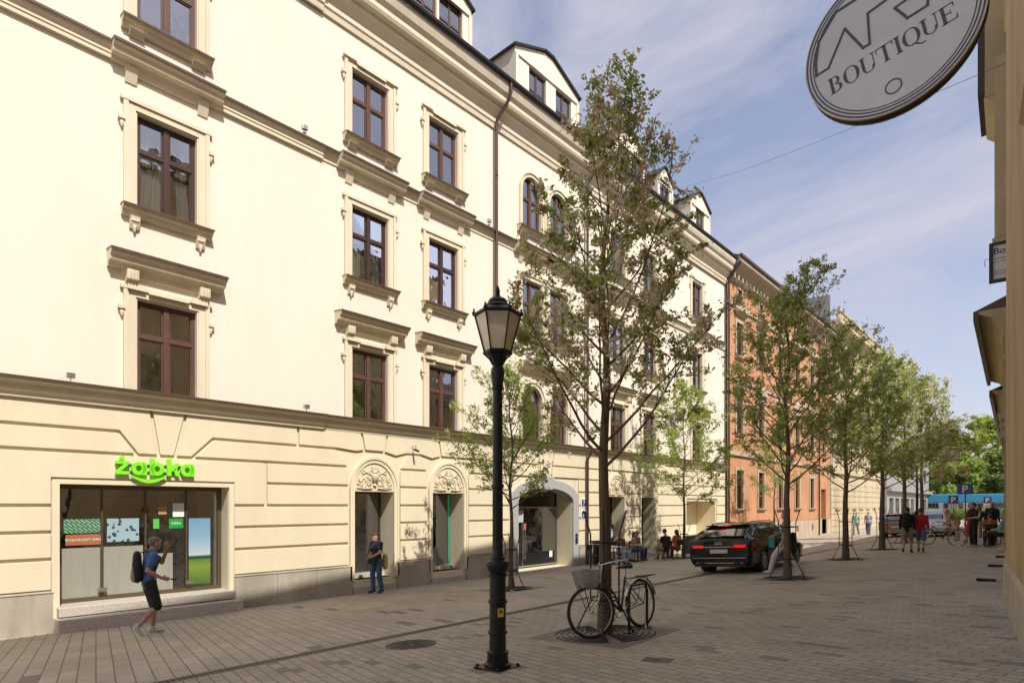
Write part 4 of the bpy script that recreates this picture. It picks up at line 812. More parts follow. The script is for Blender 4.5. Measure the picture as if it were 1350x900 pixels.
for i in range(700):
    x,y=rnd.uniform(-9,-.8),rnd.uniform(2.5,26); a=rnd.uniform(0,6.28); q=rnd.uniform(.008,.018); i0=len(V)
    V+=[(x+q*math.cos(a+k*PI/2)*(1 if k%2 else .6),y+q*math.sin(a+k*PI/2)*(1 if k%2 else .6),gz(x)+.004+(.004 if k==1 else 0)) for k in range(4)]; F.append((i0,i0+1,i0+2,i0+3))
b=MB(); b.add(V,F); o=b.build('fallen_petals',mat('dry petals',(.40,.33,.22),.9,var=.5,vscale=9)); o['kind']='stuff'; o['label']='small dry fallen petals scattered over the paving'; o['category']='petals'
t=thing('utility_cover','small dark square utility cover set in the paving right of the lamp','utility cover',(-3.25,5.96,gz(-3.25)),rot=(0,-math.atan(G),R(12))); b=MB(); b.box(-.16,.16,-.11,.11,-.01,.004); b.build('lid',M['drain'],t); b=MB(); b.box(-.03,.03,-.01,.01,.004,.007); b.build('lift_slot',M['slot'],t)
# grates + guards
M['grateplate']=mat('grate plate',(.20,.172,.145),.65,var=.3,vscale=8)
def grate(X,Y,label,r=.62,rings=7):
    t=thing('tree_grate',label,'tree grate',(X,Y,gz(X)),rot=(0,-math.atan(G),0),group='tree grates'); b=MB(); b.box(-r-.06,r+.06,-r-.06,r+.06,-.002,.004); b.build('plate',M['grateplate'],t)
    b=MB()
    for k in range(rings):
        rr_=.2+(r-.22)*k/(rings-1)
        for q in range(4): b.torus((0,0,.004),rr_,.011,(0,0,1),10,4,q*PI/2+.12,q*PI/2+PI/2-.12)
    b.build('slots',M['slot'],t)
def guard(X,Y,label,h=1.35,r=.2):
    t=thing('tree_guard',label,'tree guard',(X,Y,gz(X)),group='tree guards')
    for k in range(4):
        a=k*PI/2+.5; c,s_=math.cos(a),math.sin(a); b=MB(); b.tube([(c*(r+.22),s_*(r+.22),0),(c*(r+.08),s_*(r+.08),.3),(c*r,s_*r,.45),(c*r,s_*r,h-.05),(c*(r+.1),s_*(r+.1),h+.3)],.013,6); b.build('rod',M['black'],t)
    b=MB(); b.torus((0,0,.5),r+.01,.016,(0,0,1),24,6); b.torus((0,0,h-.15),r+.01,.016,(0,0,1),24,6); b.build('hoop',M['black'],t)
for X,Y,lab in ((-4.69,7.09,'under the nearest tree and the bicycle'),(-4.93,15.69,'under the second street tree'),(-5.26,22.83,'under the third street tree'),(-5.31,29.04,'under the fourth street tree'),(-5.51,35.38,'under the fifth street tree'),(-10.65,11.63,'under the young tree by the gate'),(-12.04,24.5,'under the young tree by the cafe')):
    grate(X,Y,'square iron tree grate '+lab,.72 if Y<8 else .6); guard(X,Y,'black metal rod guard '+lab.replace('under','around the trunk of'),1.45 if X>-9 else 1.2,.2 if X>-9 else .16)
guard(-12.2,36.5,'black metal rod guard by the brick house',1.3)

# ================================================================ LAMP POST
LX,LY=-4.59,4.79
def lamp(X,Y,label,sc=1.,group=None):
    t=thing('street_lamp',label,'street lamp',(X,Y,gz(X)),group=group); t.scale=(sc,)*3
    b=MB(); b.box(-.19,.19,-.19,.19,-.03,.02); 
    for a in (-1,1):
        for c in (-1,1): b.lathe([(.022,.02),(.022,.045),(.001,.045)],(a*.16,c*.16,0),6)
    b.build('base_plate',M['blackm'],t,bevel=.006)
    b=MB(); b.smooth=True
    b.lathe([(.15,.02),(.15,.05),(.122,.06),(.118,.16),(.125,.17),(.125,.185),(.095,.2),(.092,.38),(.108,.385),(.112,.40),(.108,.415),(.092,.42),(.092,.72),(.108,.725),(.112,.74),(.108,.755),(.092,.76),(.092,1.02),(.112,1.03),(.112,1.05),(.095,1.06),(.115,1.1),(.13,1.15),(.122,1.19),(.085,1.21),(.085,1.235),(.07,1.24),(.066,1.26),(.058,1.30),(.056,2.0),(.07,2.01),(.07,2.05),(.056,2.06),(.054,2.9),(.053,3.1),(.066,3.11),(.066,3.13),(.056,3.14),(.062,3.16),(.075,3.28),(.075,3.34),(.06,3.36),(.05,3.38),(.05,3.4)],n=28)
    for a in range(12): x,y=math.cos(a*PI/6),math.sin(a*PI/6); b.tube([(x*.056,y*.056,1.32),(x*.056,y*.056,1.98)],.005,4)
    b.build('post',M['blackm'],t)
    b=MB()
    for k in range(6):
        a=k*PI/3+.76; c,s_=math.cos(a),math.sin(a); b.tube([(c*.05,s_*.05,3.38),(c*.09,s_*.09,3.45),(c*.155,s_*.155,3.51)],.01,5)
    b.lathe([(.06,3.40),(.09,3.46),(.12,3.50)],n=12)
    b.lathe([(.165,3.505),(.17,3.52),(.15,3.535),(.1,3.5)],n=6,ph=.76)
    n=6
    for k in range(n):
        a=k*PI/3+.76; c,s_=math.cos(a),math.sin(a); a2=a+PI/3; c2,s2=math.cos(a2),math.sin(a2)
        b.tube([(c*.147,s_*.147,3.52),(c*.255,s_*.255,3.93)],.0115,4); b.tube([(c*.262,s_*.262,3.94),(c2*.262,s2*.262,3.94)],.015,4); b.tube([(c*.155,s_*.155,3.53),(c2*.155,s2*.155,3.53)],.01,4)
        b.lathe([(.02,0),(.024,.03),(.008,.045),(.014,.06),(.001,.08)],(c*.266,s_*.266,3.94),6)
    b.build('lantern_frame',M['blackm'],t)
    b=MB(); b.lathe([(.143,3.535),(.25,3.925)],n=6,ph=.76,cap=False); b.build('lantern_glass',M['lampglass'],t)
    b=MB(); b.lathe([(.28,3.935),(.28,3.955),(.23,3.985),(.14,4.03)],n=6,ph=.76); b.smooth=True; b.lathe([(.15,4.03),(.13,4.06),(.1,4.07),(.11,4.09),(.09,4.12),(.05,4.14),(.03,4.145),(.03,4.17),(.02,4.18),(.028,4.2),(.02,4.24),(.001,4.29)],n=20); b.build('lantern_cap',M['blackm'],t)
    return t
M['lampglass']=mat('milky lamp glass',(.85,.77,.64),.25,var=.12,vscale=6)
nt=M['lampglass'].node_tree; bs=nt.nodes['Principled BSDF']; bs.inputs['Transmission Weight'].default_value=.35; bs.inputs['Roughness'].default_value=.35; bs.inputs['IOR'].default_value=1.15
lp=lamp(LX,LY,'black cast iron street lamp with a tall lantern standing in the foreground')
b=MB(); b.box(-.035,.035,-.003,.0,0,.1); st=b.build('warning_sticker',mat('yellow sticker',(.75,.5,.03),.5),lp); a_=math.atan2(-LY,-LX)
st.location=(.0965*math.cos(a_+.35),.0965*math.sin(a_+.35),.58); st.rotation_euler=(0,0,a_+.35+PI/2)
b=MB(); b.pan([(-.02,.05),(.02,.05),(0,.085)],-.0045,-.0032); o=b.build('symbol',M['black'],st); 
for v in o.data.vertices: v.co=Vector((v.co.y,v.co.x,v.co.z))
lamp(-6.6,47,'distant black street lamp above the parked van',1.3)
lamp(-2.9,64,'distant black street lamp behind the parking signs',1.1)

# ================================================================ BICYCLE
def bicycle(name,label,loc,rz,steer=0.,lean=0.,basket=True,group=None):
    """local: front is +Y, wheels at y=+-.53"""
    t=thing(name,label,'bicycle',loc,rot=(0,lean,rz),group=group); rw=.36; wb=.57
    st_=thing('x','x','x') ; bpy.data.objects.remove(st_)
    def wheel(y,ang,nm):
        b=MB(); b.torus((0,0,0),rw-.02,.021,(1,0,0),44,8); w=b.build(nm,M['tyre'],t); w.location=(0,y,rw); w.rotation_euler=(0,0,ang)
        b=MB(); b.torus((0,0,0),rw-.045,.010,(1,0,0),40,6); b.build('rim',M['steel'],w)
        b=MB()
        for k in range(28): a=k*2*PI/28; s_=.02 if k%2 else -.02; b.tube([(s_,.02*math.cos(a+.5),.02*math.sin(a+.5)),(0,(rw-.05)*math.cos(a),(rw-.05)*math.sin(a))],.0014,3)
        b.tube([(-.05,0,0),(.05,0,0)],.02,8); b.build('spokes',M['steel'],w); return w
    wheel(wb,steer,'wheel'); wheel(-wb,0,'wheel')
    fr=MB(); bbk=(0,-.09,.29); hd=(0,.33,.86); hb=(0,.37,.72); sx_=(0,-.24,.78)
    fr.tube([bbk,(0,.08,.42),hb],.019,8); fr.tube([bbk,(0,.02,.52),(0,.2,.74),hd],.015,8); fr.tube([bbk,sx_],.016,8); fr.tube([hd,hb],.02,8)
    for s_ in (-1,1): fr.tube([(s_*.04,-.15,.29),(s_*.055,-wb,rw)],.009,6); fr.tube([(s_*.02,-.22,.72),(s_*.055,-wb,rw)],.008,6)
    fr.build('frame',M['bikeframe'],t)
    # steering assembly
    ca,sa=math.cos(steer),math.sin(steer)
    def q(x,y,z): y-=wb; yy=y+.12; return (x*ca-yy*sa, wb-.12+x*sa+yy*ca, z)
    b=MB()
    for s_ in (-1,1): b.tube([q(0,.36,.70),q(s_*.045,.39,.66),q(s_*.05,.44,.5),q(s_*.05,wb,rw)],.01,6)
    b.tube([q(0,.37,.72),q(0,.32,.98)],.013,8); b.build('fork',M['steel'],t)
    b=MB(); b.tube([q(-.31,-.02,1.02),q(-.29,.08,1.04),q(-.2,.24,1.03),q(-.1,.32,1.0),q(0,.34,.98),q(.1,.32,1.0),q(.2,.24,1.03),q(.29,.08,1.04),q(.31,-.02,1.02)],.0115,8); h_=b.build('handlebar',M['steel'],t)
    b=MB(); 
    for s_ in (-1,1): b.tube([q(s_*.31,-.03,1.02),q(s_*.293,.07,1.04)],.017,8); b.tube([q(s_*.27,.14,1.02),q(s_*.25,.05,.985)],.006,5)
    b.build('grip',M['tyre'],h_)
    for y,nm in ((wb,'f'),(-wb,'r')):
        b=MB(); pts=[];a0,a1=(.15,1.9) if nm=='f' else (.35,2.9)
        for i in range(15):
            a=a0+(a1-a0)*i/14; p=(0,y+(rw+.02)*math.cos(PI-a) if nm=='f' else y+(rw+.02)*math.cos(a+.1),rw+(rw+.02)*math.sin(a)); pts.append(q(*p) if nm=='f' else p)
        b.tube(pts,.026,6,True,(1,0,0),.35); b.build('mudguard',M['steel'] if nm=='r' else M['black'],t)
    b=MB(); b.smooth=True; b.tube([(0,-.39,.9),(0,-.33,.925),(0,-.24,.92),(0,-.1,.915),(0,-.06,.91)],[.04,.085,.07,.03,.018],10,True,(1,0,0),.4); b.build('saddle',M['tyre'],t)
    b=MB(); b.tube([sx_,(0,-.26,.89)],.013,8); b.build('seat_post',M['steel'],t)
    b=MB(); 
    for s_ in (-1,0,1): b.tube([(s_*.06,-.3,.74),(s_*.06,-.86,.75)],.006,5)
    for s_ in (-1,1): b.tube([(s_*.06,-.72,.745),(s_*.06,-wb,rw)],.006,5)
    b.box(-.08,.08,-.9,-.6,.752,.765); b.build('rear_rack',M['black'],t)
    b=MB(); b.torus((.045,-.09,.29),.085,.008,(1,0,0),24,5); b.tube([(.06,-.09,.29),(.07,.02,.17)],.009,6); b.tube([(-.06,-.09,.29),(-.07,-.2,.41)],.009,6); b.tube([(.05,-.09,.375),(.05,-wb,rw+.03)],.006,5); b.tube([(.05,-.09,.205),(.05,-wb,rw-.03)],.006,5)
    b.box(.06,.16,-.02,.06,.16,.18); b.box(-.16,-.06,-.24,-.16,.4,.42); b.build('crank',M['steel'],t)
    b=MB(); b.tube([(-.06,-wb+.05,.3),(-.16,-wb+.12,.01)],.009,6); b.build('kickstand',M['steel'],t)
    if basket:
        b=MB(); z0,z1=.70,.93
        def rect(k,z): w0,w1=.13+.045*k,.09+.04*k; return [q(-w0,wb-.02-w1+.02,z),q(w0,wb-.02-w1+.02,z),q(w0,wb+.02+w1,z),q(-w0,wb+.02+w1,z)]
        N=12
        for i in range(N+1):
            k=i/N; c4=rect(k,z0+(z1-z0)*k)
            for j in range(4): b.tube([c4[j],c4[(j+1)%4]],.0045 if i<N else .008,4)
        lo,hi=rect(0,z0),rect(1,z1)
        for j in range(4):
            for u in [v/20 for v in range(20)]:
                p0=Vector(lo[j]).lerp(Vector(lo[(j+1)%4]),u); p1=Vector(hi[j]).lerp(Vector(hi[(j+1)%4]),u); b.tube([p0,p1],.0042,4)
        for u in [v/8 for v in range(9)]: b.tube([Vector(lo[0]).lerp(Vector(lo[1]),u),Vector(lo[3]).lerp(Vector(lo[2]),u)],.003,4)
        b.build('basket',mat('wicker wire basket',(.36,.34,.31),.6),t)
        b=MB(); 
        for s_ in (-1,1): b.tube([q(s_*.12,wb-.08,.69),q(s_*.12,wb+.1,.69),q(s_*.05,wb,rw)],.007,5)
        b.tube([q(-.12,wb+.1,.69),q(.12,wb+.1,.69)],.007,5); b.build('front_rack',M['black'],t)
    return t
M['tyre']=mat('black rubber',(.02,.02,.02),.75); M['bikeframe']=mat('dark green frame enamel',(.012,.018,.016),.3,coat=.4)
# front of the bicycle towards the camera
bicycle('bicycle','black city bicycle with a wire basket leaning at the nearest tree',(-4.56,7.25,gz(-4.56)+.0),PI+R(-5),steer=R(-24),lean=R(5))
# bike rack hoops beside it
t=thing('bike_stand','black metal hoop stand behind the parked bicycle','bike stand',(-4.42,7.55,gz(-4.4))); b=MB(); b.tube([(0,-.25,0),(0,-.25,.55),(0,-.18,.66),(0,.18,.66),(0,.25,.55),(0,.25,0)],.02,8); b.build('hoop',M['black'],t); b=MB(); b.box(-.05,.05,-.32,-.18,0,.015); b.box(-.05,.05,.18,.32,0,.015); b.build('foot_plate',M['black'],t)
bicycle('bicycle','dark bicycle parked beyond the couple near the white van',(-3.55,31.5,gz(-3.6)),R(80),lean=R(4),basket=False)
# ================================================================ PEOPLE
SK=mat('skin',(.50,.29,.20),.55,var=.12,vscale=9); SK2=mat('tanned skin',(.42,.23,.15),.55,var=.12,vscale=9)
def cloth(name,c,v=.18,sc=14): return mat(name,c,.85,var=v,vscale=sc,bump=.8,bscale=14)
C={k:cloth(k,v) for k,v in dict(blue_tee=(.08,.14,.30),black_cloth=(.014,.014,.017),denim=(.05,.10,.22),navy_cloth=(.018,.022,.045),yellow_cloth=(.52,.42,.14),grey_cloth=(.25,.24,.23),red_cloth=(.42,.02,.02),beige_cloth=(.42,.29,.21),orange_cloth=(.45,.13,.03),rust=(.30,.09,.03),lilac=(.66,.60,.60),teal=(.05,.32,.38),mint=(.25,.5,.42),khaki=(.26,.21,.15),paleblue=(.30,.38,.50),white_cloth=(.68,.66,.62),brown_cloth=(.14,.08,.05),shortblue=(.12,.18,.28),rose=(.35,.14,.13)).items()}
HR={k:mat(k+' hair',v,.6,var=.4,vscale=30,bump=.5,bscale=40) for k,v in dict(grey=(.16,.14,.12),dark=(.02,.015,.012),brown=(.07,.035,.018),blond=(.38,.26,.13),light=(.4,.38,.35)).items()}
EYE=mat('eye',(.02,.015,.012),.2); SHOE_W=mat('pale shoes',(.55,.53,.49),.6,var=.2,vscale=20); SHOE_B=mat('dark shoes',(.03,.028,.026),.5)
STAND=dict(head=(0,.02,1.615),neck=(0,-.01,1.46),chest=(0,0,1.29),waist=(0,0,1.08),pelvis=(0,0,.94),
 shL=(-.175,0,1.405),elL=(-.225,-.03,1.13),wrL=(-.235,.06,.90),shR=(.175,0,1.405),elR=(.225,-.03,1.13),wrR=(.235,.06,.90),
 hipL=(-.09,0,.91),knL=(-.10,.02,.50),anL=(-.10,-.02,.09),hipR=(.09,0,.91),knR=(.10,.02,.50),anR=(.10,-.02,.09),
 toeL=None,toeR=None,hdL=None,hdR=None,face=(0,1,0))
def rem(o,vox,sm=4):
    r_=o.modifiers.new('remesh','REMESH'); r_.mode='VOXEL'; r_.voxel_size=vox; r_.use_smooth_shade=True
    if sm: s_=o.modifiers.new('smooth','SMOOTH'); s_.iterations=sm; s_.factor=.5
def person(label,loc,rz,pose={},top='blue_tee',bot='denim',sleeve=.5,leglen=1.,hair='brown',hairlen=0,shoe=None,skin=None,sc=1.,vox=.014,female=False,skirt=False,group=None,cap=None):
    J={k:(Vector(v) if v is not None else None) for k,v in STAND.items()}
    for k,v in pose.items(): J[k]=Vector(v)
    skin=skin or SK; shoe=shoe or SHOE_B; sh=.92 if female else 1.
    for s_ in 'LR':
        if 'sh'+s_ not in pose: J['sh'+s_].x*=sh
    t=thing('person',label,'person',loc,rz,group); t.scale=(sc,)*3
    fwd=J['face'].normalized(); up=(J['head']-J['neck']).normalized(); sd=fwd.cross(up).normalized()
    def torso(b,g=0.):
        sx=(J['shR']-J['shL']); sx=(sx.x,sx.y,sx.z)
        mid=(J['shL']+J['shR'])*.5
        b.capsule(J['pelvis'],J['waist'],.155+g,.135+g,.70,sx,16); b.capsule(J['waist'],J['chest'],.135+g,.158+g,.68,sx,16); b.capsule(J['chest'],J['chest'].lerp(mid,.75),.158+g,.13+g,.66,sx,16)
        for s_ in 'LR': b.capsule(mid.lerp(J['sh'+s_],.3),J['sh'+s_],.075+g,.058+g,1,sx,12)
        if female: 
            f=Vector(fwd); f.z=0
            for q in (-1,1): b.capsule(J['chest']+sd*q*.07+f*.07,J['chest']+sd*q*.07+f*.09,.06+g,.05+g)
    b=MB(); torso(b)
    # neck and head
    b.capsule(J['neck']-up*.05,J['head']-up*.06,.058,.052); h=J['head']
    b.tube([h-up*.125+fwd*.045,h-up*.10+fwd*.035,h-up*.05+fwd*.018,h,h+up*.05-fwd*.005,h+up*.09-fwd*.01,h+up*.115-fwd*.012],[.02,.05,.067,.076,.074,.055,.015],16,True,sd,1.2)
    b.capsule(h-up*.015+fwd*.082,h-up*.04+fwd*.102,.010,.015); b.capsule(h-up*.078+fwd*.075-sd*.015,h-up*.078+fwd*.075+sd*.015,.011,.011)
    for q in (-1,1): b.capsule(h+sd*q*.078-up*.03,h+sd*q*.08+up*.015,.012,.018,.6,fwd)
    fing=[]
    for s_,q in (('L',-1),('R',1)):
        b.capsule(J['sh'+s_],J['el'+s_],.052,.040); b.capsule(J['el'+s_],J['wr'+s_],.041,.027)
        d=(J['hd'+s_]-J['wr'+s_]).normalized() if J['hd'+s_] is not None else (J['wr'+s_]-J['el'+s_]).normalized()
        w=J['wr'+s_]; ax=Vector((0,1,0)) if abs(d.y)<.8 else Vector((0,0,1)); ax=(ax-d*ax.dot(d)).normalized(); nrm=d.cross(ax)*(q)
        b.capsule(w,w+d*.075,.026,.038,.45,ax)
        for i,(o_,l_) in enumerate(((-.030,.062),(-.010,.075),(.011,.07),(.030,.052))):
            p0=w+d*.085+ax*(-o_); p1=p0+d*l_*.5-nrm*.008; p2=p1+d*l_*.4-nrm*.022; p3=p2+d*l_*.15-nrm*.02; b.tube([p0-d*.02,p0,p1,p2,p3],[.009,.0095,.0088,.0078,.004],7)
        p0=w+d*.02+ax*.03; b.tube([w+d*.01,p0,p0+ax*.025+d*.03-nrm*.01,p0+ax*.03+d*.058-nrm*.02],[.012,.013,.0105,.007],7)
    for s_ in 'LR':
        b.capsule(J['hip'+s_],J['kn'+s_],.086,.058); b.capsule(J['kn'+s_],J['an'+s_],.056,.036)
        k_=J['kn'+s_].lerp(J['an'+s_],.28)-(fwd*.02 if abs(fwd.z)<.5 else Vector()); b.capsule(k_,k_.lerp(J['an'+s_],.4),.052,.038)
    o=b.build('body',skin,t); rem(o,vox,2)
    # eyes
    b=MB(); 
    for q in (-1,1): b.capsule(h+sd*q*.030+fwd*.081+up*.004,h+sd*q*.032+fwd*.083+up*.004,.010,.010)
    b.build('eyes',EYE,t)
    b=MB(); g=.012
    b.tube([h+up*.125-fwd*.02,h+up*.105-fwd*.02,h+up*.06-fwd*.024,h+up*.01-fwd*.04,h-up*.04-fwd*.05],[.02,.064,.083,.081,.06],14,True,sd,1.18)
    b.capsule(h+up*.085+fwd*.05-sd*.03,h+up*.085+fwd*.05+sd*.03,.03,.03)
    if hairlen: b.tube([h+up*.02-fwd*.04,h-up*.06-fwd*.055,h-up*(.06+hairlen)-fwd*.06],[.085,.082,.045],12,True,sd,.7)
    o=b.build('hair',HR[hair],t); rem(o,.012,2)
    if cap: 
        b=MB(); b.smooth=True; b.tube([h+up*.14,h+up*.12,h+up*.05],[.02,.07,.094],14,True,sd,1.2); b.build('hat',C[cap],t)
    # top
    b=MB(); torso(b,.016)
    for s_ in 'LR':
        e=J['sh'+s_].lerp(J['el'+s_],min(1,sleeve*1.3)); b.capsule(J['sh'+s_],e,.068,.06 if sleeve<1 else .054)
        if sleeve>=1: b.capsule(J['el'+s_],J['el'+s_].lerp(J['wr'+s_],.92),.054,.038)
    o=b.build('top',C[top],t); rem(o,vox,3)
    b=MB()
    b.capsule(J['pelvis']+(J['waist']-J['pelvis'])*.35,J['pelvis'],.155,.165,.72,(J['hipR']-J['hipL']),16)
    if skirt:
        k=(J['knL']+J['knR'])*.5; b.tube([J['pelvis'],J['pelvis'].lerp(k,.5),k+(k-J['pelvis'])*.5*(leglen-.5)],[.165,.2,.24],16,True,(1,0,0),.85)
    else:
        for s_ in 'LR':
            e=J['hip'+s_].lerp(J['kn'+s_],min(1,leglen*2)); b.capsule(J['hip'+s_],e,.102,.078 if leglen>.55 else .084)
            if leglen>.55: b.capsule(J['kn'+s_],J['kn'+s_].lerp(J['an'+s_],(leglen-.5)*1.9),.078,.062)
    o=b.build('skirt' if skirt else ('shorts' if leglen<=.55 else 'trousers'),C[bot],t); rem(o,vox,3)
    for s_,q in (('L',-1),('R',1)):
        a=J['an'+s_]; td=(J['toe'+s_]-a).normalized() if J['toe'+s_] is not None else Vector((q*.12,1,-.0)).normalized(); 
        b=MB(); b.tube([a-td*.075+Vector((0,0,-.045)),a-td*.06+Vector((0,0,-.04)),a+td*.0+Vector((0,0,-.035)),a+td*.1+Vector((0,0,-.052)),a+td*.165+Vector((0,0,-.06)),a+td*.195+Vector((0,0,-.062))],[.012,.04,.047,.043,.036,.012],12,True,Vector((0,0,1)).cross(td),.85); b.capsule(a+Vector((0,0,.03)),a+Vector((0,0,-.03)),.042,.045)
        o=b.build('shoe',shoe,t); rem(o,.01,2)
    return t,J
def backpack(par,J,m,m2=None,s=1.,dz=0,off=None):
    b=MB(); c=J['chest']; f=J['face']; f=Vector((f.x,f.y,0)).normalized()
    if off is not None: f=Vector(off)
    p=c-f*.2; sd=Vector((0,0,1)).cross(f)
    b.capsule(p+Vector((0,0,.12+dz)),p+Vector((0,0,-.2+dz)),.11*s,.15*s,.62,sd); o=b.build('backpack',m,par); rem(o,.014,3)
    if m2: b=MB(); b.capsule(p-f*.045+Vector((0,0,-.1+dz)),p-f*.05+Vector((0,0,-.22+dz)),.085*s,.105*s,.5,sd); b.build('pocket',m2,o)
    b=MB()
    for q in (-1,1): b.tube([c-f*.13+sd*q*.09+Vector((0,0,.16)),c+sd*q*.1+Vector((0,0,.20)),c+f*.14+sd*q*.1+Vector((0,0,.08)),c+f*.06+sd*q*.15+Vector((0,0,-.12)),c-f*.12+sd*q*.1+Vector((0,0,-.2))],.02,6,True,None,.5)
    b.build('strap',m,o); return o
# man walking past the shop: faces along the pavement (+Y and a little to the street)
pose=dict(head=(0,.10,1.60),neck=(0,.05,1.455),chest=(0,.02,1.28),waist=(0,0,1.08),face=(0,1,.0),
 shR=(.175,.03,1.395),elR=(.225,-.07,1.14),wrR=(.20,.15,1.0),hdR=(.18,.26,.97),
 shL=(-.17,.05,1.40),elL=(-.21,.25,1.24),wrL=(-.13,.31,1.47),hdL=(-.08,.29,1.56),
 hipR=(.09,.0,.91),knR=(.10,.10,.50),anR=(.10,-.20,.17),toeR=(.10,-.08,.04),hipL=(-.09,0,.91),knL=(-.1,.10,.51),anL=(-.1,.08,.09),toeL=(-.1,.3,.09))
MX,MY=-11.97,3.45
p,J=person('man in blue T-shirt and black shorts walking past the shop with a backpack',(MX,MY,gz(MX)-.0),R(-4),pose,'blue_tee','black_cloth',.5,.5,'grey',shoe=SHOE_W,vox=.009,sc=1.02,skin=SK2)
bp=backpack(p,J,C['black_cloth'],C['khaki'],.95,-.02)
b=MB(); b.box(-.03,.03,-.0,.08,-.012,.012); ph=b.build('phone',M['black'],p); ph.location=(.19,.30,.965)
# woman on the doorstep
WX,WY=-13.86,9.6
pose=dict(head=(-.0,.07,1.56),neck=(0,.02,1.43),face=(-.25,.9,-.35),chest=(0,.02,1.26),shR=(.16,.0,1.38),elR=(.22,.08,1.12),wrR=(.06,.26,1.2),shL=(-.16,0,1.38),elL=(-.22,.1,1.14),wrL=(-.08,.3,1.02),anR=(.1,.02,.09),knR=(.10,.05,.50),anL=(-.09,-.12,.09),knL=(-.1,0,.5))
p,J=person('woman in jeans with a yellow tote bag looking at her phone on the doorstep',(WX,WY,gz(WX)+.02),R(-168),pose,'navy_cloth','denim',.45,1.,'brown',hairlen=.04,female=True,vox=.01,sc=.99)
b=MB(); b.capsule((-.12,-.22,.98),(-.12,-.22,.78),.12,.14,.5,(0.9,-.3,0)); o=b.build('tote_bag',C['yellow_cloth'],p); rem(o,.014,2)
b=MB(); b.tube([(-.05,-.17,1.08),(-.14,-.10,1.38),(-.15,.02,1.43),(-.16,.09,1.3),(-.2,-.1,1.08)],.012,6); b.build('bag_strap',C['white_cloth'],o)
b=MB(); b.box(-.16,.12,.14,.24,.82,.98); o=b.build('shoulder_bag',C['black_cloth'],p,bevel=.03)
# person striding behind the second tree
pose=dict(face=(0,1,0),anR=(.1,.40,.09),knR=(.1,.30,.5),anL=(-.1,-.42,.13),knL=(-.1,-.10,.50),toeL=(-.1,-.25,.05),elR=(.23,.12,1.15),wrR=(.2,.33,1.05))
p,J=person('person in wide pale trousers striding behind the second tree trunk',(-5.3,16.75,gz(-5.3)),R(104),pose,'grey_cloth','lilac',1.,.98,'dark',shoe=SHOE_W,sc=.98)
backpack(p,J,C['black_cloth'],None,1.,-.35)
b=MB(); b.box(.12,.3,.3,.44,.72,1.02); b.build('tote_bag',C['teal'],p,bevel=.015)
walk1=dict(anR=(.1,.16,.10),knR=(.1,.16,.5),anL=(-.1,-.2,.12),knL=(-.1,.0,.5)); walk2=dict(anL=(-.1,.18,.10),knL=(-.1,.16,.5),anR=(.1,-.2,.12),knR=(.1,.0,.5))
p,J=person('man in black top and grey shorts with a backpack walking beside someone in red',(-4.0,26.3,gz(-4)),R(0),walk1,'black_cloth','grey_cloth',1.,.5,'dark',sc=.99); backpack(p,J,C['black_cloth'],None,1.1)
person('person in red top and blue shorts walking away on the right of the couple',(-3.62,26.6,gz(-3.6)),R(0),walk2,'red_cloth','shortblue',1.,.5,'brown',sc=.95)
person('person in pale green clothes walking on the far sunlit pavement, left of the pair',(-10.98,50.8,gz(-11)),R(170),walk1,'mint','grey_cloth',.5,1.,'brown',sc=1.)
person('person in pale blue clothes walking on the far sunlit pavement, right of the pair',(-10.0,49.9,gz(-10)),R(180),walk2,'paleblue','denim',.5,1.,'light',sc=1.)
# right-hand group
bend0=dict(head=(0,.42,1.42),neck=(0,.33,1.3),chest=(0,.22,1.18),waist=(0,.07,1.04),face=(0,.9,-.5),shL=(-.17,.28,1.27),shR=(.17,.28,1.27),elL=(-.2,.38,1.0),elR=(.2,.38,1.0),wrL=(-.15,.5,.85),wrR=(.15,.5,.85))
X=-2.35;Y=30.2
person('man in a white shirt standing between the red dress and the tram',(-2.9,40,gz(-3)),R(160),{},'white_cloth','khaki',1.,1.,'dark')
person('person in dark clothes leaning forward behind the man in black',(-2.3,38,gz(-2.4)),R(90),bend0,'black_cloth','denim',1.,1.,'brown')
person('man in black standing with folded arms at the right wall',(X,Y,gz(X)),R(130),dict(elR=(.24,.05,1.15),wrR=(-.02,.26,1.18),elL=(-.24,.05,1.15),wrL=(.0,.24,1.12)),'black_cloth','black_cloth',.5,1.,'dark',shoe=SHOE_W,sc=1.02)
person('woman in a long red dress standing behind the man in black',(-2.75,34.3,gz(-2.8)),R(150),walk1,'red_cloth','red_cloth',1.,1.3,'brown',female=True,skirt=True,sc=.98,hairlen=.1)
bend=dict(head=(0,.42,1.42),neck=(0,.33,1.3),chest=(0,.22,1.18),waist=(0,.07,1.04),face=(0,.9,-.5),shL=(-.17,.28,1.27),shR=(.17,.28,1.27),elL=(-.2,.38,1.0),elR=(.2,.38,1.0),wrL=(-.15,.5,.85),wrR=(.15,.5,.85))
person('person in beige clothes leaning forward left of the red dress',(-3.45,36.4,gz(-3.4)),R(100),bend,'beige_cloth','beige_cloth',1.,1.,'blond',sc=1.)
person('blond person in navy standing nearest the right wall at the back',(-1.95,33.5,gz(-2)),R(180),{},'navy_cloth','denim',1.,1.,'blond',hairlen=.1,sc=1.03)
SIT=dict(head=(0,.04,1.16),neck=(0,0,1.01),chest=(0,-.02,.84),waist=(0,-.02,.63),pelvis=(0,-.02,.50),shL=(-.175,0,.955),shR=(.175,0,.955),elL=(-.22,.05,.70),elR=(.22,.05,.70),wrL=(-.15,.28,.66),wrR=(.15,.28,.66),hipL=(-.09,0,.50),hipR=(.09,0,.50),knL=(-.13,.42,.50),knR=(.13,.42,.50),anL=(-.13,.40,.09),anR=(.13,.40,.09))
M['chairm']=mat('dark chair metal',(.03,.03,.03),.5)
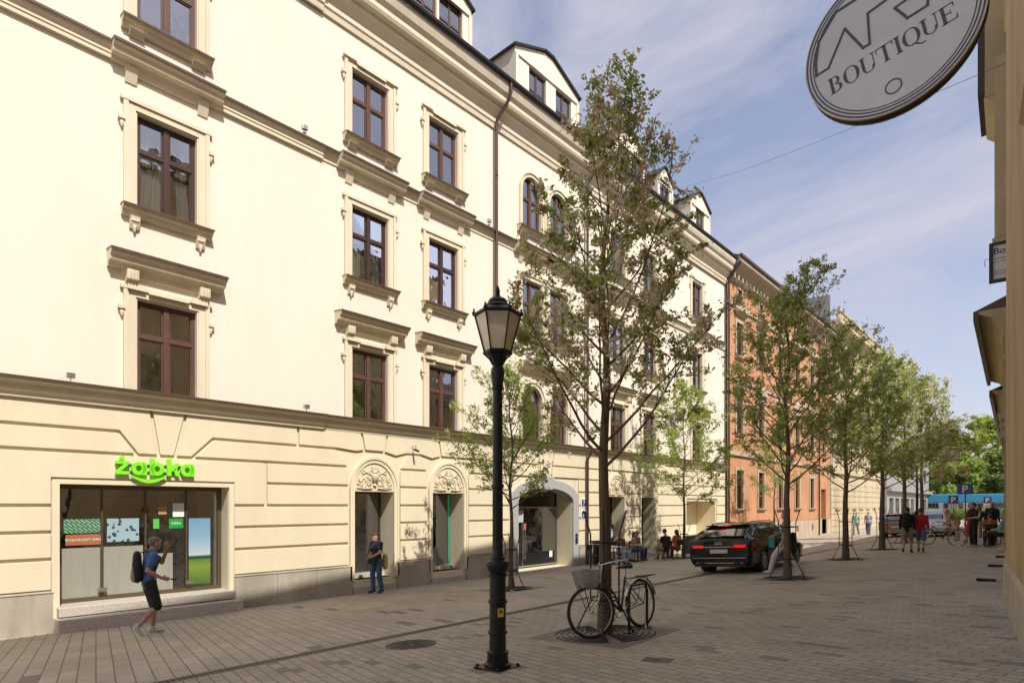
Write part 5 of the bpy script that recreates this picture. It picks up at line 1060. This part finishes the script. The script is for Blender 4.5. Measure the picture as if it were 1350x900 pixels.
def chair(label,X,Y,rz,m='black',group='cafe chairs'):
    t=thing('chair',label,'chair',(X,Y,gz(X)),rz,group); b=MB(); b.box(-.2,.2,-.2,.2,.40,.425); b.build('seat',M[m],t,bevel=.008); b=MB(); b.box(-.19,.19,-.215,-.19,.62,.85); b.build('backrest',M[m],t,bevel=.008)
    for x in (-.18,.18):
        b=MB(); b.tube([(x,-.18,.84),(x,-.2,.42),(x*1.1,-.24,0)],.012,6); b.build('leg',M['chairm'],t); b=MB(); b.tube([(x,.18,.41),(x*1.1,.22,0)],.012,6); b.build('leg',M['chairm'],t)
    return t
def table(label,X,Y,m='steel',r=.34,group='cafe tables'):
    t=thing('cafe_table',label,'table',(X,Y,gz(X)),0,group); b=MB(); b.lathe([(r,.72),(r,.745),(.001,.745)],n=28); b.build('tabletop',M[m],t); b=MB(); b.tube([(0,0,.02),(0,0,.72)],.025,8); b.build('column',M['chairm'],t)
    b=MB(); [b.tube([(0,0,.06),(.24*math.cos(a),.24*math.sin(a),.01)],.015,6) for a in (.3,1.87,3.44,5.0)]; b.build('foot',M['chairm'],t); return t
def seated(label,X,Y,rz,top,bot,chairlab,hair='dark',m='black',pose={},**k):
    q=dict(SIT); q.update(pose); person(label,(X,Y,gz(X)-.0),rz,q,top,bot,k.pop('sleeve',.5),k.pop('leglen',1.),hair,**k); chair(chairlab,X,Y,rz,m)
seated('person in orange top sitting with back to the camera by the right wall',-1.9,31.6,R(10),'orange_cloth','black_cloth','dark chair under the person in orange by the right wall','brown')
seated('person in mint green top sitting nearest the right wall',-1.35,29.2,R(70),'mint','black_cloth','dark chair under the person in mint green','light',sleeve=1.)
table('small dark round table between the seated guests by the right wall',-2.0,29.9+.9,'black')
# cafe group on the left pavement
seated('person in black top and pale shorts sitting with back to the street at the cafe',-12.15,23.0,R(60),'black_cloth','khaki','cafe chair under the person in black top','dark',leglen=.5,pose=dict(head=(0,.08,1.22),neck=(0,.0,1.06)))
seated('woman with brown hair in an orange top sitting beside the young tree',-12.0,23.75,R(75),'orange_cloth','rust','cafe chair under the woman in orange','brown',hairlen=.2,female=True,leglen=1.)
seated('person in cream top and jeans leaning back at the cafe table',-13.45,22.6,R(-60),'beige_cloth','denim','cafe chair under the person in cream top','brown',hairlen=.12,female=True)
seated('person in dark red top sitting behind the others by the doorway',-13.75,23.3,R(-95),'rose','black_cloth','cafe chair under the person in dark red','brown',cap='rose')
seated('person in pale blue jeans sitting at the left cafe table',-13.1,20.95,R(-110),'brown_cloth','paleblue','cafe chair under the person in pale jeans','dark')
table('round cafe table in front of the slatted doorway',-12.85,21.9); table('round cafe table at the left end beside the gate downpipe',-13.0,20.3,'white')
chair('empty white cafe chair between the tree and the barrier',-12.5,24.8,R(30),'white'); chair('empty black cafe chair at the left end of the cafe',-13.6,19.75,R(-90),'black')
t=thing('menu_board','black upright board with a round white emblem by the cafe doorway','menu board',(-14.2,20.95+.9,gz(-14.2)),R(0)); b=MB(); b.box(-.02,.02,-.3,.3,.75,1.65); bo=b.build('board',M['black'],t,bevel=.006)
b=MB(); b.torus((.022,0,1.27),.2,.016,(1,0,0),32,5); b.torus((.022,0,1.27),.13,.012,(1,0,0),28,5); b.capsule((.022,-.05,1.3),(.022,.05,1.3),.03,.03); b.capsule((.022,0,1.25),(.022,0,1.2),.03,.02); b.build('emblem',M['white'],bo)
b=MB(); 
for y in (-.27,.27): b.tube([(0,y,.76),(.12,y,0)],.012,5); b.tube([(0,y,.76),(-.12,y,0)],.012,5)
b.build('stand',M['chairm'],t)
for i,(yy,lab) in enumerate(((25.6,'black fabric barrier panel at the end of the cafe, left one'),(26.9,'black fabric barrier panel at the end of the cafe, right one'))):
    t=thing('barrier',lab,'barrier',(-12.3,yy,gz(-12.3)),group='black cafe barriers'); b=MB(); b.box(-.01,.01,-.6,.6,.12,.95); b.build('panel',M['black'],t); b=MB(); 
    for y in (-.6,.6): b.tube([(0,y,0),(0,y,1.0)],.018,6)
    b.tube([(0,-.6,.97),(0,.6,.97)],.014,6); b.build('frame',M['chairm'],t)
for X,Y,lab in ((-13.6,15.2,'black bollard bin beside the downpipe by the gate'),):
    t=thing('litter_bin','black round litter bin beside the downpipe right of the gate','litter bin',(-14.0,20.6+.0,gz(-14))); b=MB(); b.smooth=True; b.lathe([(.14,0),(.17,.05),(.18,.8),(.2,.82),(.2,.9),(.1,.95)],n=20); b.build('drum',M['black'],t); b=MB(); b.torus((0,0,.84),.2,.012,(0,0,1),20,5); b.build('rim_band',M['steel'],t)

# ================================================================ CARS
M['carblack']=mat('black car paint',(.004,.0045,.006),.12,coat=.25,spec=.35); M['carwhite']=mat('silver white car paint',(.5,.52,.54),.25,metal=.3,coat=1.); M['carbrown']=mat('brown car paint',(.22,.12,.07),.3,metal=.3,coat=1.)
M['carglass']=mat('dark car glass',(.012,.014,.016),.03,spec=1.,coat=1.); M['taill']=mat('lit tail lamp',(.5,.005,.005),.25,emit=(1,.02,.02),estr=.45); M['redl']=mat('red lens',(.20,.004,.006),.2,emit=(1,.01,.01),estr=.06)
M['chrome']=mat('chrome strip',(.6,.6,.6),.15,metal=1.); M['plastic']=mat('black car plastic',(.015,.015,.016),.6); M['alloy']=mat('alloy wheel',(.38,.38,.4),.3,metal=.8)
def crom(P,n):
    """Catmull-Rom along first axis of list of lists of Vectors"""
    K=len(P); out=[]
    for i in range(K-1):
        for s_ in range(n):
            u=s_/n; row=[]
            for j in range(len(P[0])):
                p0=P[max(i-1,0)][j];p1=P[i][j];p2=P[i+1][j];p3=P[min(i+2,K-1)][j]
                row.append(.5*((2*p1)+(p2-p0)*u+(2*p0-5*p1+4*p2-p3)*u*u+(3*p1-p0-3*p2+p3)*u**3))
            out.append(row)
    out.append(P[-1]); return out
def tr_(P): return [list(r) for r in zip(*P)]
def car(label,loc,rz,paint,H=1.46,W=.94,L=4.94,tilt=0.,lit=True,name='parked_car',wag=True,emblem=True,bh=.98):
    t=thing(name,label,'car',loc,rot=(0,tilt,rz)); hy=L/2; w=W; k=H/1.46
    # stations (y, sill z, shoulder z, belt z, top z, roof half width, belt half width)
    ST=[(-hy,.42,.62,.80,.84,.80,.84,.86),(-hy+.05,.30,.66,.93,.98,.78,.90,.93),(-hy+.14,.25,.68,.98,1.06,.74,.90,.94),(-hy+.42,.22,.70,bh+.01,1.20*k,.64,.86,w*.985),(-hy+.85,.20,.70,bh-.01,1.405*k,.60,.85,w),(-hy+1.3,.19,.70,.97,1.45*k,.61,.85,w*1.0),
        (-.2,.19,.69,.94,1.46*k,.62,.86,w*.99),(.45,.19,.68,.92,1.42*k,.62,.86,w*.99),(.95,.19,.68,.91,1.24*k,.64,.86,w*.99),(1.38,.19,.66,.90,1.0*k,.70,.82,w),(1.75,.20,.64,.82,.90,.6,.78,w),(hy-.32,.22,.60,.74,.80,.55,.74,w*.96),(hy-.08,.26,.52,.64,.68,.5,.68,.8),(hy,.34,.48,.56,.58,.45,.6,.7)]
    rows=[]
    for (y,zs,zm,zb,zt,rw_,bw,mw) in ST:
        rows.append([Vector((mw*.90,y,zs)),Vector((mw*.97,y,zs+.1)),Vector((mw,y,zm-.08)),Vector((mw*.985,y,zm+.06)),Vector((bw+.02,y,zb-.015)),Vector((bw,y,zb)),Vector(((bw+rw_)/2+.025,y,(zb+zt)/2)),Vector((rw_+.02,y,zt-.05)),Vector((rw_*.88,y,zt-.008)),Vector((rw_*.5,y,zt+.008)),Vector((0,y,zt+.012))])
    Rr=crom(rows,4); C_=tr_(crom(tr_(Rr),3)); ny,nz=len(C_),len(C_[0])   # ny stations, nz around (3 per segment)
    b=MB(); b.smooth=True
    def archcut(p): 
        for wy in (-1.47,1.47):
            if abs(p.x)>.5 and math.hypot(p.y-wy,p.z-.34)<.37: return True
        return False
    for s_ in (1,-1):
        V=[Vector((p.x*s_,p.y,p.z)) for r in C_ for p in r]; F=[]
        for i in range(ny-1):
            for j in range(nz-1):
                q=(i*nz+j,(i+1)*nz+j,(i+1)*nz+j+1,i*nz+j+1); c_=sum((V[a] for a in q),Vector())/4
                if archcut(c_): continue
                F.append(q)
        b.add(V,F)
    # rear & front closing
    for r_ in (C_[0],C_[-1]): ring=[Vector((p.x,p.y,p.z)) for p in r_]+[Vector((-p.x,p.y,p.z)) for p in reversed(r_[:-1])]; b.add(ring,[tuple(range(len(ring)))])
    b.build('body',paint,t)
    b=MB(); b.box(-w*.88,w*.88,-hy+.12,hy-.15,.2,.36)
    for wy in (-1.47,1.47):
        for s_ in (-1,1): b.tube([(s_*(w-.3),wy,.36),(s_*(w-.04),wy,.36)],.385,24)
    b.build('underbody',M['plastic'],t)
    for wy in (-1.47,1.47):
        for s_ in (-1,1):
            # arch lip
            b=MB(); b.torus((0,0,0),.375,.018,(1,0,0),30,6,-.0,PI); 
            b=MB(); b.smooth=True; xs_=[(-.11,.25),(-.11,.315),(-.09,.335),(.09,.335),(.11,.315),(.112,.245)]
            n=32; vs=[(x,r_*math.cos(2*PI*j/n),r_*math.sin(2*PI*j/n)) for x,r_ in xs_ for j in range(n)]; b.add(vs,[(i*n+j,i*n+(j+1)%n,(i+1)*n+(j+1)%n,(i+1)*n+j) for i in range(5) for j in range(n)])
            wh=b.build('wheel',M['tyre'],t); wh.location=(s_*(w-.125),wy,.335)
            b=MB(); b.torus((s_*.09,0,0),.235,.018,(1,0,0),32,6); 
            for q in range(10): a=q*2*PI/10; c,s2=math.cos(a),math.sin(a); b.tube([(s_*.1,.04*c,.04*s2),(s_*.085,.23*c,.23*s2)],[.022,.016],5)
            b.tube([(s_*.02,0,0),(s_*.11,0,0)],.045,14); b.build('rim',M['alloy'],wh)
            b=MB(); b.tube([(s_*.0,0,0),(s_*.05,0,0)],.225,24); b.build('brake_shadow',M['plastic'],wh)
    # glass: sample from grid (segments 5..8 around)
    def pt(i,j,s_,o): 
        p=C_[i][j]; a=C_[min(i+1,ny-1)][j]-C_[max(i-1,0)][j]; c=C_[i][min(j+1,nz-1)]-C_[i][max(j-1,0)]; n_=c.cross(a); n_=n_.normalized() if n_.length>0 else Vector((1,0,0))
        if n_.x<-.01 or (abs(n_.x)<=.01 and n_.z<0): n_=-n_
        p=p+n_*o; return Vector((p.x*s_,p.y,p.z))
    def patch(b,i0,i1,j0,j1,s_,o=.006): 
        m_=j1-j0+1; V=[pt(i,j,s_,o) for i in range(i0,i1+1) for j in range(j0,j1+1)]; b.add(V,[(a*m_+c,(a+1)*m_+c,(a+1)*m_+c+1,a*m_+c+1) for a in range(i1-i0) for c in range(m_-1)])
    for s_ in (1,-1):
        for (i0,i1) in ((13,18),(19,23),(24,33)):
            b=MB(); b.smooth=True; patch(b,i0,i1,16,21,s_); b.build('side_window',M['carglass'],t)
        b=MB(); b.smooth=True; b.tube([pt(i,24,s_,.03) for i in range(14,32)],.014,6); b.build('roof_rail',M['plastic'],t)
        b=MB(); b.smooth=True; b.capsule((s_*(w+.05),.78,.98),(s_*(w+.14),.76,1.0),.06,.065,1.1,(0,1,0)); b.tube([(s_*(w-.08),.8,.93),(s_*(w+.06),.78,.97)],.02,6); b.build('mirror',paint,t)
        b=MB(); [b.tube([pt(i,14,s_,-.0),pt(i,12,s_,.014),pt(i+2,12,s_,.014),pt(i+2,14,s_,0)],.012,5) for i in (17,24)]; b.build('door_handle',paint,t)
        b=MB(); b.tube([pt(i,15,s_,.006) for i in range(12,35)],.008,5); b.build('window_trim',M['chrome'],t)
        # tail lamps (wrap around the corner)
        b=MB(); x0,x1=s_*.42,s_*.80; xa,xb=sorted((x0,x1)); yb_=-hy-.0
        b.box(xa,xb,-hy-.012,-hy+.2,.755,.84); b.prism([(s_*.80,-hy-.012),(s_*.885,-hy+.06),(s_*.94,-hy+.26),(s_*.80,-hy+.26)],lambda p,h:(p[0],p[1],h),.745,.85); tl=b.build('tail_lamp',M['redl'],t,bevel=.01)
        b=MB()
        for q in range(6): x=s_*(.48+q*.055); b.box(x-.02,x+.02,-hy-.018,-hy-.011,.76,.79)
        b.box(*sorted((s_*.46,s_*.79)),-hy-.018,-hy-.011,.81,.825); b.build('light_strip',M['taill'] if lit else M['redl'],tl)
        b=MB(); b.box(*sorted((s_*.5,s_*.86)),hy-.16,hy-.02,.50,.60); b.build('headlight',M['white'],t,bevel=.02)
    b=MB(); b.smooth=True
    for s_ in (1,-1): patch(b,8,15,24,nz-1,s_,.007) if 0 else None
    # rear window: quad following tailgate
    yy0,zz0=-hy+.13,1.05; yy1,zz1=-hy+.68,1.325*k
    b=MB(); b.add([(-.70,yy0-.012,zz0+.01),(.70,yy0-.012,zz0+.01),(.74,yy0+.06,zz0+.08),(.60,yy1-.02,zz1),(-.60,yy1-.02,zz1),(-.74,yy0+.06,zz0+.08)],[(0,1,2,3,4,5)]); 
    for v in range(len(b.v)): p=b.v[v]; b.v[v]=(p[0],p[1]-.045,p[2]+.02)
    b.build('rear_window',M['carglass'],t)
    b=MB(); patch(b,33,37,24,nz-1,1,.007); patch(b,33,37,24,nz-1,-1,.007); b.build('windscreen',M['carglass'],t)
    b=MB(); b.prism([(-hy+.56,1.405*k),(-hy+.88,1.425*k),(-hy+.88,1.385*k),(-hy+.60,1.37*k)],lambda p,h:(h,p[0],p[1]),-.62,.62); sp=b.build('spoiler',paint,t,bevel=.01)
    b=MB(); b.box(-.2,.2,-hy+.548,-hy+.562,1.378*k,1.398*k); b.build('brake_light',M['taill'] if lit else M['redl'],sp)
    b=MB(); b.box(-.26,.26,-hy-.025,-hy+.01,.60,.71); b.build('number_plate',mat('pale plate',(.55,.55,.55),.5),t)
    b=MB(); b.box(-.84,.84,-hy-.03,-hy+.15,.28,.50); b.box(-.88,.88,-hy-.02,-hy+.2,.5,.56); bu=b.build('bumper',paint,t,bevel=.03)
    b=MB(); b.box(-.8,.8,-hy-.045,-hy-.02,.46,.475); b.box(-.7,.7,-hy-.04,-hy-.03,.31,.33); b.build('bumper_trim',M['chrome'],bu)
    b=MB(); b.box(-.75,.75,-hy+.0,-hy+.3,.22,.30); b.tube([(-.6,-hy-.04,.33),(-.45,-hy-.04,.33)],.03,8); b.tube([(.45,-hy-.04,.33),(.6,-hy-.04,.33)],.03,8); b.build('diffuser',M['plastic'],bu)
    b=MB(); b.box(-.42,.42,-hy-.016,-hy+.02,.775,.79); b.build('tailgate_strip',M['chrome'],t)
    if emblem:
        b=MB(); [b.torus((x,-hy-.005,.885),.036,.006,(0,1,0),20,5) for x in (-.081,-.027,.027,.081)]; b.build('emblem',M['chrome'],t)
    b=MB(); b.tube([(0,yy1-.1,1.24),(-.25,yy1-.36,1.12)],.008,5); b.build('wiper',M['plastic'],t)
    return t
CX=-7.1
car('black estate car with red tail lights glowing, seen from behind in the street',(CX,19.2,gz(CX)),0,M['carblack'],tilt=-math.atan(G))
car('silver white car parked in the distance beyond the couple',(-5.3,44.5,gz(-5.3)),R(180),M['carwhite'],H=1.62,tilt=math.atan(G),lit=False,emblem=False,bh=1.05)
car('brown car parked in the distance behind the fifth tree',(-7.2,46.0,gz(-7.2)),0,M['carbrown'],H=1.5,tilt=-math.atan(G),lit=False,emblem=False)
# blue and white tram beyond the street end
t=thing('tram','long light blue and white tram crossing beyond the end of the street','tram',(-4,112,gz(-4)))
b=MB(); b.box(-18,16,-1.2,1.2,.35,2.2); b.build('lower_body',mat('white tram body',(.35,.37,.40),.35),t,bevel=.08)
b=MB(); b.box(-18,16,-1.19,1.19,2.2,3.5); b.build('upper_body',mat('light blue tram paint',(.05,.27,.45),.45),t,bevel=.12)
b=MB(); [b.box(-17.2+q*3,-14.8+q*3,-1.215,-1.195,1.3,2.15) for q in range(11)]; b.build('window_band',M['carglass'],t)
for q in (-14,-8,-2,4,10):
    b=MB(); b.tube([(q,-1.0,.35),(q,-.85,.35)],.35,16); b.tube([(q+1.8,-1.0,.35),(q+1.8,-.85,.35)],.35,16); b.build('wheel',M['plastic'],t)
# parking signs
def psign(label,X,Y,zb,w,h,extra,two=False,pole=None):
    t=thing('parking_sign',label,'sign',(X,Y,gz(X)),R(-8),group='blue parking signs'); b=MB(); b.tube([(0,.03,0),(0,.03,zb+h)],.035,8); b.build('pole',M['blackm'],t)
    b=MB(); b.box(-w/2,w/2,-.02,0,zb,zb+h); p_=b.build('plate',M['navyb'],t,bevel=.01); text('P',h*.95,M['white'],p_,(-.02,-.022,zb+h*.16),(R(90),0,0),ext=.002,off=.012)
    if extra: b=MB(); b.box(-w/2,w/2,-.02,0,zb-.36,zb-.02); q_=b.build('sub_plate',M['white'],t); b=MB(); [b.box(-w*.35,w*.35,-.024,-.0205,zb-.31+k*.08,zb-.28+k*.08) for k in range(3)]; b.build('text_lines',M['black'],q_)
M['navyb']=mat('blue sign enamel',(.03,.08,.30),.35)
def atp(px,Y):
    tt=(px-675)/780; f_=math.atan(712/780); s_,c_=math.sin(f_),math.cos(f_); return Y*(-s_+tt*c_)/(c_+tt*s_)
psign('smaller blue parking sign with a white plate under it, left of the large one',atp(1257,55),55,2.0,.62,.62,True)
psign('largest blue parking sign with a white P above the crowd',atp(1272.5,50),50,2.55,.86,.72,False)
psign('most distant blue parking sign with a white plate, nearest the right wall',atp(1302,70),70,2.0,.6,.6,True)
SKYC=(2.05,2.0,2.3); EXPO=1.13
# ================================================================ SKY, SUN, CAMERA
SUN_EL=49.5; AZ=-14      # to-sun direction: mostly +X, slightly -Y
sx,sy=math.cos(R(AZ)),math.sin(R(AZ))
sunv=Vector((sx*math.cos(R(SUN_EL)),sy*math.cos(R(SUN_EL)),math.sin(R(SUN_EL))))
sl=bpy.data.lights.new('sun','SUN'); sl.energy=2.4; sl.angle=R(.5); sl.color=(1,.955,.885); so=bpy.data.objects.new('sun',sl); COL.objects.link(so); so.rotation_euler=sunv.to_track_quat('Z','Y').to_euler()
w=bpy.data.worlds.new('World'); S.world=w; w.use_nodes=True; n=w.node_tree.nodes; l=w.node_tree.links; bg=n['Background']
sk=n.new('ShaderNodeTexSky'); sk.sky_type='NISHITA'; sk.sun_disc=False; sk.sun_elevation=R(SUN_EL); sk.sun_rotation=R(90-AZ); sk.air_density=1.; sk.dust_density=1.6; sk.ozone_density=1.5
tc=n.new('ShaderNodeTexCoord'); mp=n.new('ShaderNodeMapping'); mp.inputs['Scale'].default_value=(1.,2.4,2.6); mp.inputs['Rotation'].default_value=(.3,.25,.7)
l.new(tc.outputs['Generated'],mp.inputs[0])
ns=n.new('ShaderNodeTexNoise'); ns.inputs['Scale'].default_value=1.7; ns.inputs['Detail'].default_value=9; ns.inputs['Roughness'].default_value=.62; ns.inputs['Distortion'].default_value=.9; l.new(mp.outputs[0],ns.inputs['Vector'])
rp=n.new('ShaderNodeValToRGB'); rp.color_ramp.elements[0].position=.36; rp.color_ramp.elements[1].position=.64; rp.color_ramp.elements[0].color=(.2,.2,.2,1); rp.color_ramp.elements[1].color=(.85,.85,.85,1); l.new(ns.outputs['Fac'],rp.inputs[0])
mx=n.new('ShaderNodeMix'); mx.data_type='RGBA'; mx.inputs[7].default_value=(SKYC[0],SKYC[1],SKYC[2],1); l.new(rp.outputs[0],mx.inputs[0]); tn=n.new('ShaderNodeMix'); tn.data_type='RGBA'; tn.blend_type='MULTIPLY'; tn.inputs[0].default_value=1; tn.inputs[7].default_value=(.66,.58,.56,1); l.new(sk.outputs[0],tn.inputs[6]); l.new(tn.outputs[2],mx.inputs[6]); l.new(mx.outputs[2],bg.inputs[0]); bg.inputs[1].default_value=.15
cam=bpy.data.cameras.new('camera'); co=bpy.data.objects.new('camera',cam); COL.objects.link(co); S.camera=co
cam.sensor_width=36; cam.lens=780/1350*36; cam.shift_y=216/1350; cam.clip_end=2000; cam.clip_start=.05
co.location=(0,0,1.5); co.rotation_euler=(R(90),0,math.atan(712/780))
S.render.engine='CYCLES'; S.view_settings.view_transform='Standard'; S.view_settings.look='None'; S.view_settings.gamma=1; S.view_settings.use_curve_mapping=False; S.view_settings.exposure=EXPO
S.cycles.max_bounces=8; S.cycles.diffuse_bounces=4; S.cycles.glossy_bounces=4; S.cycles.transparent_max_bounces=16; S.cycles.caustics_reflective=False; S.cycles.caustics_refractive=False
